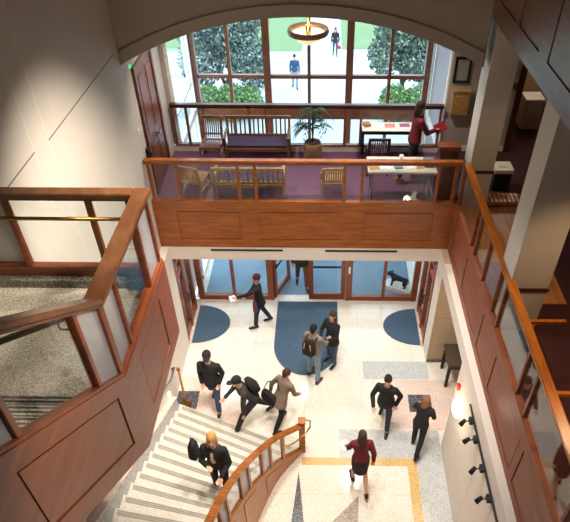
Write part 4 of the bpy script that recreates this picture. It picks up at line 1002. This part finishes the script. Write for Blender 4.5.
o = sheet('paper_stack', 'stack of white papers held by the long-haired person on the mat', h.x - .05, h.y - .02, h.z + .1, .2, .26, R(140), M['paper'], .03); o.rotation_euler = (R(55), 0, R(140)); o['category'] = 'papers'
hh = p['hand']['R']; tag(build(MB().lathe([(0, 0), (.03, 0), (.04, .1), (0, .1)], (hh.x, hh.y - .06, hh.z - .06)), 'paper_cup', M['paper'], smooth=True), 'white cup held near the person with backpack', 'cup')
p = person('person in black cap, black jacket and jeans walking near the brass post', (-2.06, -1.86, 0), 172, ((16, 6, 2), (-14, -38, 2)), ((-14, 12, 25, 14), (-10, 12, 30, 14)), 5, 1.78, (14, -8), hair=HB, top=BLK, bottom=JEAN, hat=('cap', BLK), coat=.02)
p = person('person bending forward in charcoal jacket striding at the stair foot', (-1.16, -2.25, 0), 116, ((44, 24, 6), (-22, -46, 6)), ((14, 14, 2, 0), (20, 16, 60, 14)), 30, 1.74, (0, -4), hair=HB, top=CHAR, bottom=DKT, hat=('cap', BLK))
bk = p['T'](.32, -.19); bag('backpack', 'black backpack on the person bending forward', bk, (.3, .16, .4), R(118), BLK, None, R(-30))
p = person('person in taupe coat with dark shoulder bag by the stair newel', (-.6, -2.28, 0), -42, ((12, 2, 3), (-14, -32, 3)), ((-26, 30, -14, 0), (10, 12, 40, 10)), 22, 1.6, (-14, -4), hair=HBR, top=TAN, bottom=BLK, coat=.08)
q = p['hip']['L']; bag('shoulder_bag', 'large dark bag slung on the taupe coat', (q.x - .1, q.y - .1, q.z - .02), (.4, .15, .32), R(-42), BLK, [(-.15, 0, .13), (-.05, .03, .42), (.16, .1, .6), (.22, .1, .3)])
p = person('blonde person in black jacket climbing the lower stairs', (-1.42, -4.56, RISE * 7 + .004), 172, ((6, 0, 2), (-2, -6, 2)), ((10, 16, 60, 20), (15, 10, 125, 40)), 5, 1.66, (16, -14), hair=HBL, longhair=.3, top=BLK, bottom=DKT, female=True, shirt=cloth('cream_top', (214, 184, 148)))
q = p['hip']['R']; bag('shoulder_bag', 'black bag hanging at the side of the blonde person', (q.x - .16, q.y + .02, q.z + .26), (.2, .14, .42), R(80), BLK, [(-.07, 0, .19), (0, .0, .32), (.07, 0, .19)])
p = person('person in maroon top and dark skirt walking with long brown hair', (.98, -3.62, 0), 4, ((10, 2, 2), (-10, -44, 2)), ((18, 14, 40, 0), (-18, 16, -6, 0)), 4, 1.64, (0, -4), hair=HBR, longhair=.34, top=MAROON, skirt=cloth('dark_skirt', (34, 26, 34)), female=True, sleeve=.85, shoe=cloth('dark_red_shoe', (70, 26, 26)))
h = p['hand']['L']; sheet('paper_stack', 'white papers in the hand of the person in maroon top', h.x - .04, h.y, h.z - .02, .17, .22, .5, M['paper'], .02)['category'] = 'papers'
p = person('person in black jacket with black hair striding across the open hall', (1.56, -2.28, 0), 160, ((16, 6, 3), (-16, -40, 3)), ((-20, 22, 20, 14), (14, 20, 60, 20)), 10, 1.68, (8, -12), hair=HB, top=BLK, bottom=cloth('dark_denim', (40, 52, 74)), coat=.08)
p = person('person in black suit with brown-blond hair walking near the white wall', (2.2, -2.82, 0), -28, ((12, 2, 2), (-14, -34, 2)), ((25, 14, 60, 10), (14, 12, 50, 10)), 8, 1.58, (-6, -4), hair=cloth('hair_light_brown', (120, 82, 50)), longhair=.1, top=BLK, bottom=BLK, female=True)
p = person('person in dark coat and brown trousers entering past the open door', (-.3, 2.1, .012), 186, ((14, 4, 2), (-12, -26, 2)), ((8, 12, 20, 0), (-6, 12, 12, 0)), 3, 1.74, (0, 0), hair=HDK, top=CHAR, bottom=cloth('brown_trousers', (122, 78, 56)), coat=.06)
p = person('person in maroon top carrying a red folder on the bridge', (2.06, 1.12, 4.0), -75, ((14, 4, 2), (-14, -30, 2)), ((18, 12, 60, 10), (30, 6, 90, 25)), 6, 1.66, (0, -4), hair=HDK, longhair=.12, top=MAROON, bottom=cloth('black_trousers', (30, 28, 32)), shoe=cloth('tan_shoe', (170, 112, 76)), female=True)
h = p['hand']['R']; o = sheet('folder', 'red folder carried by the person on the bridge', h.x + .03, h.y, h.z + .02, .24, .2, 0, cloth('red_folder', (150, 30, 46)), .02); o.rotation_euler = (R(60), R(-25), R(10)); o['category'] = 'folder'
p = person('person in blue jacket walking towards the window outside', (-1.37, 22.3, ZG), 180, ((14, 2, 2), (-12, -26, 2)), ((10, 12, 20, 0), (-8, 12, 10, 0)), 2, 1.84, (0, 0), hair=HB, top=cloth('blue_jacket', (46, 74, 108)), bottom=cloth('pale_trousers', (140, 146, 156)))
p = person('person in black jacket and blue jeans on the far path outside', (.95, 27.3, ZG), 178, ((12, 2, 2), (-10, -24, 2)), ((10, 14, 20, 0), (0, 14, 10, 0)), 2, 1.66, (0, 0), hair=HDK, longhair=.2, top=BLK, bottom=JEAN, female=True)
h = p['hand']['L']; bag('handbag', 'red bag carried by the person on the far path', (h.x + .02, h.y, h.z - .2), (.24, .1, .22), 0, M['red'], [(-.08, 0, .1), (0, 0, .26), (.08, 0, .1)])

# ------------------------------------------------------------------ light
def spot(name, loc, target, energy, c, size=100, blend=.6, rad=.15):
    l = bpy.data.lights.new(name, 'SPOT'); l.energy = energy; l.color = c; l.spot_size = R(size); l.spot_blend = blend; l.shadow_soft_size = rad
    o = bpy.data.objects.new(name, l); col.objects.link(o); o.location = loc; o.rotation_euler = (Vector(target) - Vector(loc)).to_track_quat('-Z', 'Y').to_euler(); return o
def point(name, loc, energy, c, rad=.1):
    l = bpy.data.lights.new(name, 'POINT'); l.energy = energy; l.color = c; l.shadow_soft_size = rad
    o = bpy.data.objects.new(name, l); col.objects.link(o); o.location = loc; return o
WARM = (1, .87, .72)
for x, y in ((-.7, -3.0), (.8, -3.0), (0, -4.6), (0, -1.3)):
    spot('ceiling_spot', (x, y, 9.0), (x, y + .05, 0), 720, (1, .95, .88), 76, .8, .12)
spot('landing_fill_spot', (.3, -3.7, 9.6), (-3.16, -2.9, 4.7), 2100, WARM, 60, 1.0, .12)  # unseen spot added to brighten the cream wall behind the landing
spot('landing_fill_spot', (-1.2, -4.9, 9.4), (-2.6, -4.9, 5.2), 330, WARM, 56, .8, .12)  # unseen spot added to light the half landing
spot('landing_fill_spot', (.6, -6.9, 9.6), (-1.9, -6.2, 5.6), 620, WARM, 64, .8, .12)  # unseen warm fill added for the near side of the landing
for x in (-2.4, -.15, 2.1): spot('underbridge_downlight', (x, .9, 2.95), (x, .5, 0), 75, (1, .92, .84), 130, .8, .06)
point('pendant_bulb', (-.06, 1.1, 7.12), 14, (1, .85, .62), .12)
for x in (-1.8, 1.4): spot('lounge_fill_spot', (x, 1.1, 7.9), (x, 1.2, 4), 330, WARM, 110, .8, .1)  # unseen spots for more light on the bridge lounge, no fixtures
for y, e_ in ((-1.2, 45), (-4.4, 170), (-6.6, 190)): spot('gallery_downlight', (3.9, y, 7.55), (3.3, y, 4), e_, (1, .66, .36), 90, .7, .08)
point('sconce_bulb', (2.45, -3.29, 2.0), 10, (1, .85, .65), .1)
point('office_bulb', (5.2, 4.2, 7), 40, WARM, .2)
for y in (-1.7,): point('alcove_lamp', (3.6, y, 2.5), 12, WARM, .1)

w = bpy.data.worlds.new('sky'); scene.world = w; w.use_nodes = True
nt = w.node_tree; bg = nt.nodes['Background']
sk = nt.nodes.new('ShaderNodeTexSky'); sk.sky_type = 'HOSEK_WILKIE'; sk.turbidity = 8; sk.sun_direction = Vector((-.4, -.5, .75)).normalized()
mx = nt.nodes.new('ShaderNodeMix'); mx.data_type = 'RGBA'; mx.inputs[0].default_value = .8
nt.links.new(sk.outputs[0], mx.inputs[6]); mx.inputs[7].default_value = (.66, .85, 1.0, 1)
nt.links.new(mx.outputs[2], bg.inputs['Color']); bg.inputs['Strength'].default_value = 5.0

scene.view_settings.view_transform = 'Standard'; scene.view_settings.look = 'None'; scene.view_settings.gamma = 1; scene.view_settings.use_curve_mapping = False
scene.view_settings.exposure = 0.2
scene.cycles.use_denoising = True
scene.cycles.max_bounces = 10; scene.cycles.transparent_max_bounces = 24
